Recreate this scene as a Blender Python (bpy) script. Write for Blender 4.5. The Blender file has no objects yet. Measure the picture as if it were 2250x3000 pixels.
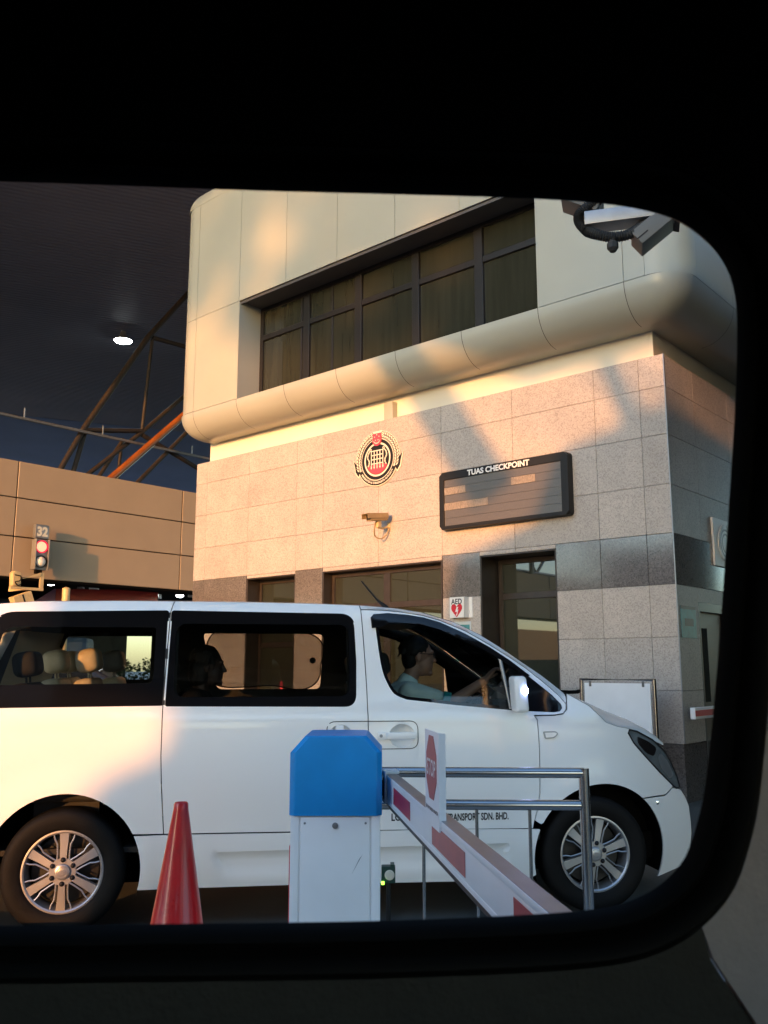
import bpy, bmesh, math, random
from mathutils import Vector, Matrix, Quaternion
from mathutils.geometry import delaunay_2d_cdt
random.seed(7)
R = math.radians
C = bpy.context.scene.collection
S = bpy.context.scene

# ------------------------------------------------------------------ camera
EYE = Vector((0, 0, 1.52))
cam = bpy.data.cameras.new('camera'); cam_o = bpy.data.objects.new('camera', cam); C.objects.link(cam_o)
cam_o.location = EYE
cam_o.rotation_euler = (R(90 + 9.926), 0, 0)
cam.sensor_fit = 'VERTICAL'; cam.sensor_height = 36.0; cam.lens = 31.2
cam.clip_start = 0.02; cam.clip_end = 900
cam.dof.use_dof = True; cam.dof.focus_distance = 7.5; cam.dof.aperture_fstop = 15
S.camera = cam_o
S.render.resolution_x = 768; S.render.resolution_y = 1024

# ------------------------------------------------------------------ building axes, sun, sky
BA = Vector((-0.75477, 0.65599, 0))            # along the front wall, away from us
BV = Vector((0.65599, 0.75477, 0))             # along the side wall, away from us
B0 = Vector((3.43251, 10.45, 0))               # near ground corner of the checkpoint block
UP = Vector((0, 0, 1))
SUN_EL = R(7.7); SUN_A = R(14)
sh = (-BV) * math.cos(SUN_A) + (-BA) * math.sin(SUN_A)      # horizontal direction to the sun
sdir = sh * math.cos(SUN_EL) + UP * math.sin(SUN_EL)
st = Vector((-sh.y, sh.x, 0))
sl = bpy.data.lights.new('sun', 'SUN'); sl.energy = 2.0; sl.angle = R(0.53); sl.color = (.62, .25, .066)
so = bpy.data.objects.new('sun', sl); C.objects.link(so)
so.rotation_euler = sdir.to_track_quat('Z', 'Y').to_euler()
W = bpy.data.worlds.new('World'); S.world = W; W.use_nodes = True
nt = W.node_tree; nt.nodes.clear()
sky = nt.nodes.new('ShaderNodeTexSky'); sky.sky_type = 'NISHITA'; sky.sun_disc = False
sky.sun_elevation = SUN_EL; sky.sun_rotation = math.atan2(sh.x, sh.y) % (2 * math.pi)
sky.air_density = 1.0; sky.dust_density = 1.0; sky.ozone_density = 2.5
bg = nt.nodes.new('ShaderNodeBackground'); bg.inputs[1].default_value = 0.15
wo = nt.nodes.new('ShaderNodeOutputWorld')
nt.links.new(sky.outputs[0], bg.inputs[0]); nt.links.new(bg.outputs[0], wo.inputs[0])
S.view_settings.view_transform = 'Standard'; S.view_settings.look = 'None'
S.view_settings.exposure = 2.3; S.view_settings.gamma = 1.0
S.render.engine = 'CYCLES'
S.cycles.max_bounces = 10; S.cycles.transparent_max_bounces = 16

# ------------------------------------------------------------------ materials
def nodes(name):
    m = bpy.data.materials.new(name); m.use_nodes = True
    n = m.node_tree.nodes; b = n['Principled BSDF']
    return m, n, m.node_tree.links, b

def pm(name, col, rough=.5, metal=0., var=.0, scale=6., bump=0., bscale=40., coat=0., spec=.5, stretch=None, ior=1.5):
    m, n, l, b = nodes(name)
    b.inputs['Base Color'].default_value = (*col, 1)
    b.inputs['Roughness'].default_value = rough
    b.inputs['Metallic'].default_value = metal
    b.inputs['Coat Weight'].default_value = coat
    b.inputs['Coat Roughness'].default_value = .06; b.inputs['IOR'].default_value = ior
    b.inputs['Specular IOR Level'].default_value = spec
    if var or bump:
        tc = n.new('ShaderNodeTexCoord'); src = tc.outputs['Object']
        if stretch:
            mp = n.new('ShaderNodeMapping'); mp.inputs['Scale'].default_value = stretch
            l.new(src, mp.inputs['Vector']); src = mp.outputs['Vector']
    if var:
        t = n.new('ShaderNodeTexNoise'); t.inputs['Scale'].default_value = scale; t.inputs['Detail'].default_value = 6
        l.new(src, t.inputs['Vector'])
        r = n.new('ShaderNodeValToRGB')
        r.color_ramp.elements[0].position = .3; r.color_ramp.elements[1].position = .7
        r.color_ramp.elements[0].color = (*[c * (1 - var) for c in col], 1)
        r.color_ramp.elements[1].color = (*[min(1, c * (1 + var)) for c in col], 1)
        l.new(t.outputs['Fac'], r.inputs['Fac']); l.new(r.outputs['Color'], b.inputs['Base Color'])
        mr = n.new('ShaderNodeMapRange'); mr.inputs['To Min'].default_value = max(0, rough - min(.2, var * .4) * min(1, rough * 2)); mr.inputs['To Max'].default_value = min(1, rough + min(.2, var * .4) * min(1, rough * 2))
        l.new(t.outputs['Fac'], mr.inputs['Value']); l.new(mr.outputs['Result'], b.inputs['Roughness'])
    if bump:
        t2 = n.new('ShaderNodeTexNoise'); t2.inputs['Scale'].default_value = bscale; t2.inputs['Detail'].default_value = 5
        l.new(src, t2.inputs['Vector'])
        bp = n.new('ShaderNodeBump'); bp.inputs['Strength'].default_value = bump; bp.inputs['Distance'].default_value = .01
        l.new(t2.outputs['Fac'], bp.inputs['Height']); l.new(bp.outputs['Normal'], b.inputs['Normal'])
    return m

def granite(name, base, dark, light, rough, spec=.5):
    m, n, l, b = nodes(name)
    tc = n.new('ShaderNodeTexCoord')
    v = n.new('ShaderNodeTexVoronoi'); v.inputs['Scale'].default_value = 75
    l.new(tc.outputs['Object'], v.inputs['Vector'])
    sp = n.new('ShaderNodeSeparateColor'); l.new(v.outputs['Color'], sp.inputs['Color'])
    r = n.new('ShaderNodeValToRGB'); r.color_ramp.interpolation = 'CONSTANT'
    e = r.color_ramp.elements
    e[0].position = 0; e[0].color = (*dark, 1)
    e[1].position = .13; e[1].color = (*[(a + c) / 2 for a, c in zip(base, dark)], 1)
    for p, c in ((.3, base), (.62, [x * 1.1 for x in base]), (.85, light)):
        k = e.new(p); k.color = (*c, 1)
    l.new(sp.outputs[0], r.inputs['Fac'])
    t = n.new('ShaderNodeTexNoise'); t.inputs['Scale'].default_value = 1.6; t.inputs['Detail'].default_value = 7; t.inputs['Roughness'].default_value = .65
    l.new(tc.outputs['Object'], t.inputs['Vector'])
    mr = n.new('ShaderNodeMapRange'); mr.inputs['From Min'].default_value = .3; mr.inputs['From Max'].default_value = .7
    mr.inputs['To Min'].default_value = .86; mr.inputs['To Max'].default_value = 1.1
    l.new(t.outputs['Fac'], mr.inputs['Value'])
    at = n.new('ShaderNodeAttribute'); at.attribute_name = 'tone'
    ad = n.new('ShaderNodeMath'); ad.operation = 'ADD'; l.new(at.outputs['Fac'], ad.inputs[0]); l.new(mr.outputs['Result'], ad.inputs[1])
    mx = n.new('ShaderNodeVectorMath'); mx.operation = 'SCALE'
    l.new(r.outputs['Color'], mx.inputs[0]); l.new(ad.outputs[0], mx.inputs['Scale'])
    l.new(mx.outputs['Vector'], b.inputs['Base Color'])
    b.inputs['Roughness'].default_value = rough; b.inputs['Specular IOR Level'].default_value = spec
    return m

def glass(name, tint, refl=1.0, rough=.02, ior=1.5):
    """thin pane: tinted see-through plus fresnel reflection"""
    m = bpy.data.materials.new(name); m.use_nodes = True
    n = m.node_tree.nodes; l = m.node_tree.links; n.clear()
    o = n.new('ShaderNodeOutputMaterial'); mix = n.new('ShaderNodeMixShader')
    t = n.new('ShaderNodeBsdfTransparent'); t.inputs[0].default_value = (*tint, 1)
    g = n.new('ShaderNodeBsdfGlossy'); g.inputs['Roughness'].default_value = rough; g.inputs['Color'].default_value = (refl, refl, refl, 1)
    f = n.new('ShaderNodeFresnel'); f.inputs['IOR'].default_value = ior
    l.new(f.outputs[0], mix.inputs[0]); l.new(t.outputs[0], mix.inputs[1]); l.new(g.outputs[0], mix.inputs[2]); l.new(mix.outputs[0], o.inputs[0])
    return m

def emit(name, col, s):
    m, n, l, b = nodes(name)
    b.inputs['Base Color'].default_value = (.02, .02, .02, 1)
    b.inputs['Emission Color'].default_value = (*col, 1); b.inputs['Emission Strength'].default_value = s
    return m

M = dict(
    granite=granite('pink grey granite', (.42, .38, .342), (.32, .288, .262), (.47, .43, .39), .45),
    dark_granite=granite('polished dark granite', (.135, .12, .112), (.085, .075, .07), (.18, .16, .148), .09, .95),
    render=pm('painted white beam', (.72, .69, .60), .6, var=.05, scale=1.2, bump=.05),
    cladding=pm('cream aluminium cladding', (.40, .405, .345), .32, var=.05, scale=.8, spec=.5),
    joint=pm('dark joint', (.03, .028, .025), .9), grout=pm('grey grout', (.25, .228, .205), .9),
    bronze_shaded=pm('bronze frame with shade in the colour', (.017, .0145, .013), .4, .2), bronze=pm('bronze window frame', (.045, .035, .029), .35, .3, var=.15, scale=9),  # upper frame copy darkened to stand in for shade
    soffit_grey=pm('grey metal soffit', (.09, .085, .085), .45, var=.1, scale=4),
    pane=pm('dark reflecting window glass', (.026, .029, .02), .015, ior=1.85),
    pane_top=pm('green tinted window glass', (.030, .032, .023), .05, spec=.7, var=.2, scale=2.2, stretch=(4, 1, .35)),
    room=pm('dim room behind the glass', (.05, .05, .04), .9),
    gantry=pm('tan metal panel', (.41, .30, .195), .5, var=.04, scale=.9),
    concrete=pm('concrete', (.3, .29, .27), .85, var=.15, scale=3, bump=.3),
    pavement=pm('concrete paving', (.30, .29, .27), .8, var=.15, scale=.4), asphalt=pm('asphalt', (.075, .08, .072), .62, var=.3, scale=2.5, bump=.35, bscale=120),
    kerb=pm('kerb concrete', (.42, .41, .39), .8, var=.2, scale=5, bump=.3),
    roof_dark=pm('dark painted roof sheet', (.19, .19, .225), .55, var=.12, scale=.25),
    roof_skylit=pm('roof sheet with sky blue in the colour', (.12, .185, .33), .5, var=.12, scale=.25),  # blue stands in for skylight on the far bay
    brown_shaded=pm('brown tube with shade in the colour', (.026, .0185, .0145), .6, .1, var=.2, scale=2),  # truss colour darkened to stand in for roof shade
    brown=pm('brown tube with sunlight in the colour', (.30, .095, .025), .22, .15, var=.2, scale=2, coat=.3),  # strut colour brightened to stand in for sunlight
    steel_grey=pm('grey galvanised steel', (.30, .31, .32), .4, .7, var=.1, scale=8),
    stainless=pm('brushed stainless steel', (.42, .42, .42), .2, 1.0, var=.1, scale=30, stretch=(.3, 6, 6)),
    white_paint=pm('white powder coat', (.90, .90, .89), .38, var=.05, scale=3, bump=.04, bscale=200),
    white_plain=pm('white plastic', (.78, .77, .74), .4, var=.03, scale=5),
    blue_paint=pm('blue powder coat', (.003, .28, .68), .4, var=.08, scale=5, bump=.05, bscale=300),
    red=pm('red reflective sticker', (.42, .018, .03), .35, var=.12, scale=9),
    faded_red=pm('faded red sticker', (.46, .11, .11), .4, var=.12, scale=14),
    sign_red=pm('sign red', (.40, .075, .06), .4, var=.08, scale=14),
    red_bright=pm('signal red plastic', (.62, .01, .025), .35),
    crest_red=pm('crest red enamel', (.72, .06, .09), .35),
    black=pm('black plastic', (.010, .010, .011), .5, spec=.3),
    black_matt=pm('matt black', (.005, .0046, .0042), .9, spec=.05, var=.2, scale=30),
    rubber=pm('black rubber', (.016, .016, .017), .55, var=.2, scale=20, bump=.1, bscale=90),
    cream=pm('cream enamel', (.78, .72, .58), .4),
    screen=pm('display glass', (.105, .09, .075), .3, var=.12, scale=60, spec=.6),
    seg=pm('display segment', (.26, .215, .17), .5, var=.45, scale=55, stretch=(3, .6, 1)),
    cream_metal=pm('cream painted metal', (.62, .47, .24), .45, var=.1, scale=12),
    tan_metal=pm('tan painted housing', (.34, .24, .12), .45, var=.08, scale=14),
    teal=pm('teal print', (.06, .26, .28), .35, var=.35, scale=9),
    navy=pm('navy print', (.02, .09, .14), .35),
    paper=pm('laminated paper', (.55, .60, .62), .35),
    cone=pm('glossy red cone', (.56, .012, .015), .28, var=.12, scale=7, coat=.3),
    wood=pm('brown door', (.10, .055, .028), .4, var=.25, scale=4, stretch=(1, 1, 6)),
    grey_seal=pm('grey enamel', (.24, .24, .235), .4, .3),
    lamp=emit('lit floodlight', (.9, 1.0, 1.0), 14),
    lamp_small=emit('lit small lamp', (.9, .97, 1.0), 7),
    sig_red=emit('red signal LED', (1.0, .20, .11), .75),
    sig_rim=emit('red signal rim', (1.0, .01, .05), .3),
    sig_off=pm('unlit signal lens', (.82, .80, .75), .15, var=.1, scale=25),
    foliage=pm('hedge leaves', (.035, .085, .02), .6, var=.4, scale=20),
    bark=pm('bark', (.08, .06, .045), .9, var=.3, scale=6, bump=.4),
    # van
    paint=pm('white van paint', (.82, .82, .80), .3, coat=.6),
    tint=glass('tinted van glass', (.76, .78, .76)),
    screen_glass=glass('windscreen glass', (.72, .75, .73), .25),
    clear=glass('clear van glass', (.70, .74, .72)),
    frit=pm('black glass border', (.006, .006, .007), .06),
    tyre=pm('tyre rubber', (.008, .0075, .007), .65, var=.2, scale=14, bump=.15, bscale=60, spec=.12),
    alloy=pm('machined alloy', (.40, .40, .405), .34, .7),
    alloy_dark=pm('dark alloy', (.03, .03, .03), .45, .5),
    chrome=pm('chrome', (.75, .75, .75), .08, 1.0),
    lens=pm('headlight lens', (.10, .115, .12), .05, spec=.9, var=.35, scale=9),
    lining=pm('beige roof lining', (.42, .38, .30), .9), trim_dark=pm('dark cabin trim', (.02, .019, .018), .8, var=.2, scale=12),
    trim_tan=pm('tan cabin trim', (.40, .30, .17), .7, var=.08, scale=9),
    leather=pm('tan leather', (.62, .53, .37), .45, var=.1, scale=16, bump=.1, bscale=120),
    leather_grey=pm('grey leather', (.17, .165, .15), .45, var=.12, scale=16, bump=.1, bscale=120),
    skin_silhouette=pm('skin darkened to a silhouette', (.03, .016, .012), .6), skin=pm('skin', (.36, .19, .13), .5, var=.08, scale=18),  # passenger skin darkened to stand in for an unlit profile
    hair=pm('dark hair', (.006, .005, .0045), .6, var=.3, scale=60, bump=.5, bscale=90, spec=.3),
    shirt=pm('pale aqua polo', (.62, .80, .79), .8, var=.05, scale=10, bump=.15, bscale=150),
    cuff=pm('teal cuff', (.0, .26, .27), .8),
    scarf=pm('dark clothing', (.004, .004, .005), .85, var=.2, scale=14),  # dark clothes, blackened further for the silhouette
    bluelamp=emit('blue white side lamp', (.30, .40, 1.0), 40),
    dark_blue=pm('dark blue car paint', (.02, .03, .06), .25, coat=.5),
    red_body=pm('dark red body', (.25, .02, .02), .35, coat=.3),
    blue_body=pm('blue body', (.06, .13, .28), .4),
    mauve_reflection=pm('mauve with a dusk reflection in the colour', (.22, .14, .26), .1, spec=.9),
    tail=emit('red tail lamp', (1.0, .01, .03), 2.5),
    # our own vehicle
    cab_black=pm('black cabin moulding', (.005, .005, .005), .6, spec=.14),
    cab_dark=pm('dark door lining', (.035, .035, .030), .75, var=.15, scale=40, bump=.2, bscale=220),
    cab_beige=pm('grey beige pillar trim', (.45, .42, .43), .7, var=.06, scale=50, bump=.15, bscale=260),
    conduit=pm('black corrugated conduit', (.018, .017, .016), .6, var=.3, scale=30),
)

# net fabric of the van's sunshade
def net(name, col, open_):
    m = bpy.data.materials.new(name); m.use_nodes = True
    n = m.node_tree.nodes; l = m.node_tree.links; n.clear()
    o = n.new('ShaderNodeOutputMaterial'); mix = n.new('ShaderNodeMixShader'); mix.inputs[0].default_value = 1 - open_
    t = n.new('ShaderNodeBsdfTransparent'); d = n.new('ShaderNodeBsdfDiffuse'); d.inputs[0].default_value = (*col, 1)
    l.new(t.outputs[0], mix.inputs[1]); l.new(d.outputs[0], mix.inputs[2]); l.new(mix.outputs[0], o.inputs[0])
    return m
M['net'] = net('sunshade net', (.05, .046, .036), .27)

# ------------------------------------------------------------------ mesh helpers
class MB:
    """collects geometry of ONE part"""
    def __init__(s): s.v = []; s.f = []; s.t = []
    def add(s, vs, fs, tone=0.):
        o = len(s.v); s.v += [tuple(x) for x in vs]; s.f += [tuple(i + o for i in f) for f in fs]; s.t += [tone] * len(vs); return s
    def box(s, x0, x1, y0, y1, z0, z1, m=None, tone=0.):
        vs = [Vector((x, y, z)) for x in (x0, x1) for y in (y0, y1) for z in (z0, z1)]
        if m: vs = [m @ v for v in vs]
        return s.add(vs, [(0, 1, 3, 2), (4, 6, 7, 5), (0, 4, 5, 1), (2, 3, 7, 6), (0, 2, 6, 4), (1, 5, 7, 3)], tone)
    def rbox(s, x0, x1, y0, y1, z0, z1, r=.01, seg=2, m=None):
        bm = bmesh.new(); bmesh.ops.create_cube(bm, size=1)
        for v in bm.verts: v.co = Vector(((x0 + x1) / 2 + v.co.x * (x1 - x0), (y0 + y1) / 2 + v.co.y * (y1 - y0), (z0 + z1) / 2 + v.co.z * (z1 - z0)))
        bmesh.ops.bevel(bm, geom=bm.edges[:], offset=r, segments=seg, profile=.6, affect='EDGES')
        return s.bm(bm, m)
    def bm(s, bm, m=None):
        bm.verts.ensure_lookup_table(); bm.verts.index_update()
        s.add([(m @ v.co) if m else v.co.copy() for v in bm.verts], [[v.index for v in f.verts] for f in bm.faces]); bm.free(); return s
    def prism(s, pts, z0, z1, m=None, tone=0., back=True):
        n = len(pts); vs = [Vector((p[0], p[1], z0)) for p in pts] + [Vector((p[0], p[1], z1)) for p in pts]
        if m: vs = [m @ v for v in vs]
        fs = [tuple(range(n, 2 * n))] + [(i, (i + 1) % n, n + (i + 1) % n, n + i) for i in range(n)]
        if back: fs.append(tuple(reversed(range(n))))
        return s.add(vs, fs, tone)
    def ring(s, outer, inner, z0, z1, m=None):
        n = len(outer); vs = []
        for z in (z0, z1):
            vs += [Vector((p[0], p[1], z)) for p in outer] + [Vector((p[0], p[1], z)) for p in inner]
        if m: vs = [m @ v for v in vs]
        fs = []
        for i in range(n):
            j = (i + 1) % n
            fs += [(2 * n + i, 2 * n + j, 3 * n + j, 3 * n + i), (i, j, 2 * n + j, 2 * n + i), (n + i, 3 * n + i, 3 * n + j, n + j), (i, n + i, n + j, j)]
        return s.add(vs, fs)
    def tube(s, path, r, n=10, cap=True, closed=False):
        path = [Vector(p) for p in path]; rr = r if isinstance(r, (list, tuple)) else [r] * len(path)
        vs = []; fs = []; prev = None; N = len(path)
        for i, p in enumerate(path):
            if closed: t = path[(i + 1) % N] - path[i - 1]
            else: t = path[min(i + 1, N - 1)] - path[max(i - 1, 0)]
            t.normalize()
            if prev is None:
                a = Vector((0, 0, 1)) if abs(t.z) < .9 else Vector((1, 0, 0)); u = t.cross(a).normalized()
            else:
                u = (prev - t * prev.dot(t)).normalized()
            prev = u; w = t.cross(u)
            for k in range(n):
                a = 2 * math.pi * k / n; vs.append(p + (u * math.cos(a) + w * math.sin(a)) * rr[i])
        for i in range(N if closed else N - 1):
            for k in range(n):
                a = i * n + k; b = i * n + (k + 1) % n; j = (i + 1) % N
                fs.append((a, b, j * n + (k + 1) % n, j * n + k))
        if cap and not closed: fs += [tuple(reversed(range(n))), tuple(range((N - 1) * n, N * n))]
        return s.add(vs, fs)
    def lathe(s, prof, n=48, m=None, closed=False):
        """profile (radius, height) revolved about local z"""
        vs = []; fs = []; P = len(prof)
        for k in range(n):
            a = 2 * math.pi * k / n
            for r, h in prof:
                v = Vector((r * math.cos(a), r * math.sin(a), h)); vs.append(m @ v if m else v)
        for k in range(n):
            for i in range(P if closed else P - 1):
                j = (i + 1) % P; k2 = (k + 1) % n
                fs.append((k * P + i, k2 * P + i, k2 * P + j, k * P + j))
        return s.add(vs, fs)
    def ell(s, c, r, m=None, nu=20, nv=12):
        vs = []; fs = []
        for i in range(nv + 1):
            th = math.pi * i / nv
            for k in range(nu):
                a = 2 * math.pi * k / nu
                v = Vector((c[0] + r[0] * math.sin(th) * math.cos(a), c[1] + r[1] * math.sin(th) * math.sin(a), c[2] + r[2] * math.cos(th)))
                vs.append(m @ v if m else v)
        for i in range(nv):
            for k in range(nu): fs.append((i * nu + k, i * nu + (k + 1) % nu, (i + 1) * nu + (k + 1) % nu, (i + 1) * nu + k))
        return s.add(vs, fs)
    def build(s, name, mat, parent=None, smooth=0., bevel=0., seg=2):
        me = bpy.data.meshes.new(name); me.from_pydata(s.v, [], s.f); 
        if any(s.t):
            at = me.attributes.new('tone', 'FLOAT', 'POINT'); at.data.foreach_set('value', s.t)
        bm = bmesh.new(); bm.from_mesh(me); bmesh.ops.remove_doubles(bm, verts=bm.verts, dist=1e-6)
        bmesh.ops.recalc_face_normals(bm, faces=bm.faces); bm.to_mesh(me); bm.free()
        return link(name, me, mat, parent, smooth, bevel, seg)

def link(name, me, mat, parent=None, smooth=0., bevel=0., seg=2):
    o = bpy.data.objects.new(name, me); C.objects.link(o)
    me.materials.append(M[mat] if isinstance(mat, str) else mat)
    if parent: o.parent = parent
    if smooth:
        me.polygons.foreach_set('use_smooth', [True] * len(me.polygons)); me.set_sharp_from_angle(angle=R(smooth))
    if bevel:
        b = o.modifiers.new('bevel', 'BEVEL'); b.width = bevel; b.segments = seg; b.limit_method = 'ANGLE'; b.angle_limit = R(40)
        b.harden_normals = False
    return o

def tag(o, label=None, cat=None, group=None, kind=None):
    if label: o['label'] = label
    if cat: o['category'] = cat
    if group: o['group'] = group
    if kind: o['kind'] = kind
    return o

def thing(name, label, cat, mw=None, group=None, loc=None, rz=0.):
    o = bpy.data.objects.new(name, None); C.objects.link(o); o.empty_display_size = .1
    if mw is not None: o.matrix_world = mw
    else:
        o.location = loc or (0, 0, 0); o.rotation_euler = (0, 0, rz)
    return tag(o, label, cat, group)

def frame(o, x, y, z):
    x = Vector(x).normalized(); y = Vector(y).normalized(); z = Vector(z).normalized()
    return Matrix(((x.x, y.x, z.x, o[0]), (x.y, y.y, z.y, o[1]), (x.z, y.z, z.z, o[2]), (0, 0, 0, 1)))
def on_front(u, z, off=0.):
    """frame on the front wall: x to the viewer's right, y up, z out of the wall"""
    return frame(B0 + BA * u - BV * off + UP * z, -BA, UP, -BV)
def on_side(v, z, off=0.):
    """frame on the side wall (and any plane parallel to it)"""
    return frame(B0 + BV * v - BA * off + UP * z, BV, UP, -BA)
def on_gantry(v, z, off=0.):
    return frame(B0 + BA * (22.9 - off) + BV * v + UP * z, BV, UP, -BA)

def circle(r, n=48, cx=0, cy=0, a0=0, a1=360):
    full = abs(a1 - a0) >= 360
    return [(cx + r * math.cos(R(a0 + (a1 - a0) * i / (n if full else n - 1))), cy + r * math.sin(R(a0 + (a1 - a0) * i / (n if full else n - 1)))) for i in range(n)]
def rpoly(pts, seg=6):
    """polygon with rounded corners: (x, y, r)"""
    out = []; n = len(pts)
    for i in range(n):
        p = Vector(pts[i][:2]); r = pts[i][2] if len(pts[i]) > 2 else 0
        if r <= 0: out.append(tuple(p)); continue
        a = Vector(pts[i - 1][:2]) - p; b = Vector(pts[(i + 1) % n][:2]) - p
        r = min(r, a.length * .49, b.length * .49); a.normalize(); b.normalize()
        p0 = p + a * r; p1 = p + b * r
        for k in range(seg + 1):
            t = k / seg; out.append(tuple(p0 * (1 - t) ** 2 + p * 2 * t * (1 - t) + p1 * t * t))
    return out
def rrect(x0, x1, y0, y1, r, seg=6): return rpoly([(x0, y0, r), (x1, y0, r), (x1, y1, r), (x0, y1, r)], seg)
def offset(pts, d):
    """offset a closed polygon outward by d (works for either winding)"""
    n = len(pts); A = sum(pts[i][0] * pts[(i + 1) % n][1] - pts[(i + 1) % n][0] * pts[i][1] for i in range(n)); sg = 1 if A > 0 else -1
    out = []
    for i in range(n):
        p = Vector(pts[i]); a = p - Vector(pts[i - 1]); b = Vector(pts[(i + 1) % n]) - p
        if a.length < 1e-9: a = b
        if b.length < 1e-9: b = a
        a.normalize(); b.normalize(); na = Vector((a.y, -a.x)) * sg; nb = Vector((b.y, -b.x)) * sg
        m = na + nb
        if m.length < 1e-6: m = na
        m.normalize(); k = max(.5, m.dot(na)); out.append(tuple(p + m * (d / k)))
    return out
def smooth_line(pts, k=6):
    P = [Vector(p) for p in pts]; out = []
    for i in range(len(P) - 1):
        p0 = P[max(i - 1, 0)]; p1 = P[i]; p2 = P[i + 1]; p3 = P[min(i + 2, len(P) - 1)]
        for j in range(k):
            t = j / k
            out.append(.5 * (2 * p1 + (p2 - p0) * t + (2 * p0 - 5 * p1 + 4 * p2 - p3) * t * t + (3 * p1 - p0 - 3 * p2 + p3) * t ** 3))
    out.append(P[-1]); return out
def text(name, body, mat, parent, size, x, y, z, w=None, thick=.0, bold=.0, m=None, align='LEFT'):
    cu = bpy.data.curves.new(name, 'FONT'); cu.body = body; cu.size = size; cu.offset = bold; cu.extrude = thick; cu.align_x = align; cu.resolution_u = 4
    to = bpy.data.objects.new(name + '_tmp', cu); C.objects.link(to)
    dg = bpy.context.evaluated_depsgraph_get(); dg.update()
    me = bpy.data.meshes.new_from_object(to.evaluated_get(dg)); bpy.data.objects.remove(to); bpy.data.curves.remove(cu)
    xs = [v.co.x for v in me.vertices]; k = 1.
    if w: k = w / (max(xs) - min(xs))
    ox = min(xs) if align == 'LEFT' else 0
    for v in me.vertices: v.co = Vector(((v.co.x - ox) * k + x, v.co.y + y, v.co.z + z))
    if m: me.transform(m)
    me.name = name
    return link(name, me, mat, parent)

def inside(p, poly):
    x, y = p; c = False; n = len(poly); j = n - 1
    for i in range(n):
        xi, yi = poly[i]; xj, yj = poly[j]
        if (yi > y) != (yj > y) and x < (xj - xi) * (y - yi) / (yj - yi) + xi: c = not c
        j = i
    return c
def resample(pts, d):
    out = []; n = len(pts)
    for i in range(n):
        a = Vector(pts[i]); b = Vector(pts[(i + 1) % n]); L = (b - a).length
        if L < 1e-6: continue
        k = max(1, int(math.ceil(L / d)))
        for j in range(k): out.append(tuple(a + (b - a) * (j / k)))
    return out
def region(name, outer, holes, mat, parent, f3, g3, grid=.05, inset=.003, step=.03, smooth=30):
    """curved sheet over a 2-D outline with holes; f3 maps (x,z) to the skin, g3 to the turned-in rim"""
    o2 = resample(offset(outer, -inset) if inset else outer, step)
    h2 = [resample(h, step) for h in holes]
    pts = [Vector(p) for p in o2]; edges = [(i, (i + 1) % len(o2)) for i in range(len(o2))]
    for h in h2:
        b = len(pts); pts += [Vector(p) for p in h]; edges += [(b + i, b + (i + 1) % len(h)) for i in range(len(h))]
    xs = [p[0] for p in o2]; ys = [p[1] for p in o2]; loops = [o2] + h2
    nb = len(pts); bnd = pts[:]
    y = min(ys) + grid * .5; row = 0
    while y < max(ys):
        x = min(xs) + grid * (.25 if row % 2 else .75)
        while x < max(xs):
            p = (x, y)
            if inside(p, o2) and not any(inside(p, h) for h in h2):
                if min((q.x - x) ** 2 + (q.y - y) ** 2 for q in bnd) > (grid * .5) ** 2: pts.append(Vector(p))
            x += grid
        y += grid * .87; row += 1
    V, E, F, *_ = delaunay_2d_cdt(pts, edges, [], 0, 1e-6)
    fs = []
    for f in F:
        c = sum((V[i] for i in f), Vector((0, 0))) / len(f)
        ls = [(V[f[i]] - V[f[i - 1]]).length for i in range(len(f))]
        ar = abs((V[f[1]] - V[f[0]]).cross(V[f[2]] - V[f[0]])) / 2 if len(f) == 3 else 1
        if ar < .012 * max(ls) ** 2 and ar < 4e-6: continue        # drop slivers, they spoil the shading
        if inside(c, o2) and not any(inside(c, h) for h in h2): fs.append(f)
    bm = bmesh.new(); bv = [bm.verts.new(f3(p.x, p.y)) for p in V]; src = {v: p for v, p in zip(bv, V)}
    for f in fs:
        try: bm.faces.new([bv[i] for i in f])
        except ValueError: pass
    for v in [v for v in bm.verts if not v.link_faces]: bm.verts.remove(v)
    bmesh.ops.recalc_face_normals(bm, faces=bm.faces)
    if g3:
        be = [e for e in bm.edges if len(e.link_faces) == 1]
        new = {}
        for e in be:
            for v in e.verts:
                if v not in new: p = src[v]; new[v] = bm.verts.new(g3(p.x, p.y))
        for e in be:
            a, b = e.verts
            f = e.link_faces[0]; 
            try: bm.faces.new((a, b, new[b], new[a]))
            except ValueError: pass
    me = bpy.data.meshes.new(name); bm.to_mesh(me); bm.free()
    return link(name, me, mat, parent, smooth)
# ================================================================== GROUND
mb = MB(); mb.add([(-320, -320, 0), (320, -320, 0), (320, 320, 0), (-320, 320, 0)], [(0, 1, 2, 3)])
tag(mb.build('road', 'asphalt'), kind='structure')
mb = MB(); mb.rbox(-3.4, 4.2, 3.3, 5.0, -.1, .15, .03)
tag(mb.build('traffic_island', 'kerb', smooth=40), kind='structure')
mb = MB()
for i in range(6): mb.box(-9 + i * 3.4, -7.6 + i * 3.4, 8.35, 8.47, .0, .004)
tag(mb.build('lane_marking', 'white_paint'), kind='structure')

mb = MB(); mb.add([(-70, 17.5, .004), (30, 17.5, .004), (30, 110, .004), (-70, 110, .004)], [(0, 1, 2, 3)])
tag(mb.build('pavement', 'pavement'), kind='structure')

# ================================================================== CHECKPOINT BLOCK
# local axes: x along the front wall (away from us), y out of the front wall, z up
bld = thing('checkpoint_building', 'granite clad checkpoint block with cream rounded upper storey and bronze windows', 'building',
            frame(B0, BA, -BV, UP))
LEN = 9.27; DEP = 9.0
def on_f(m): return m
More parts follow.
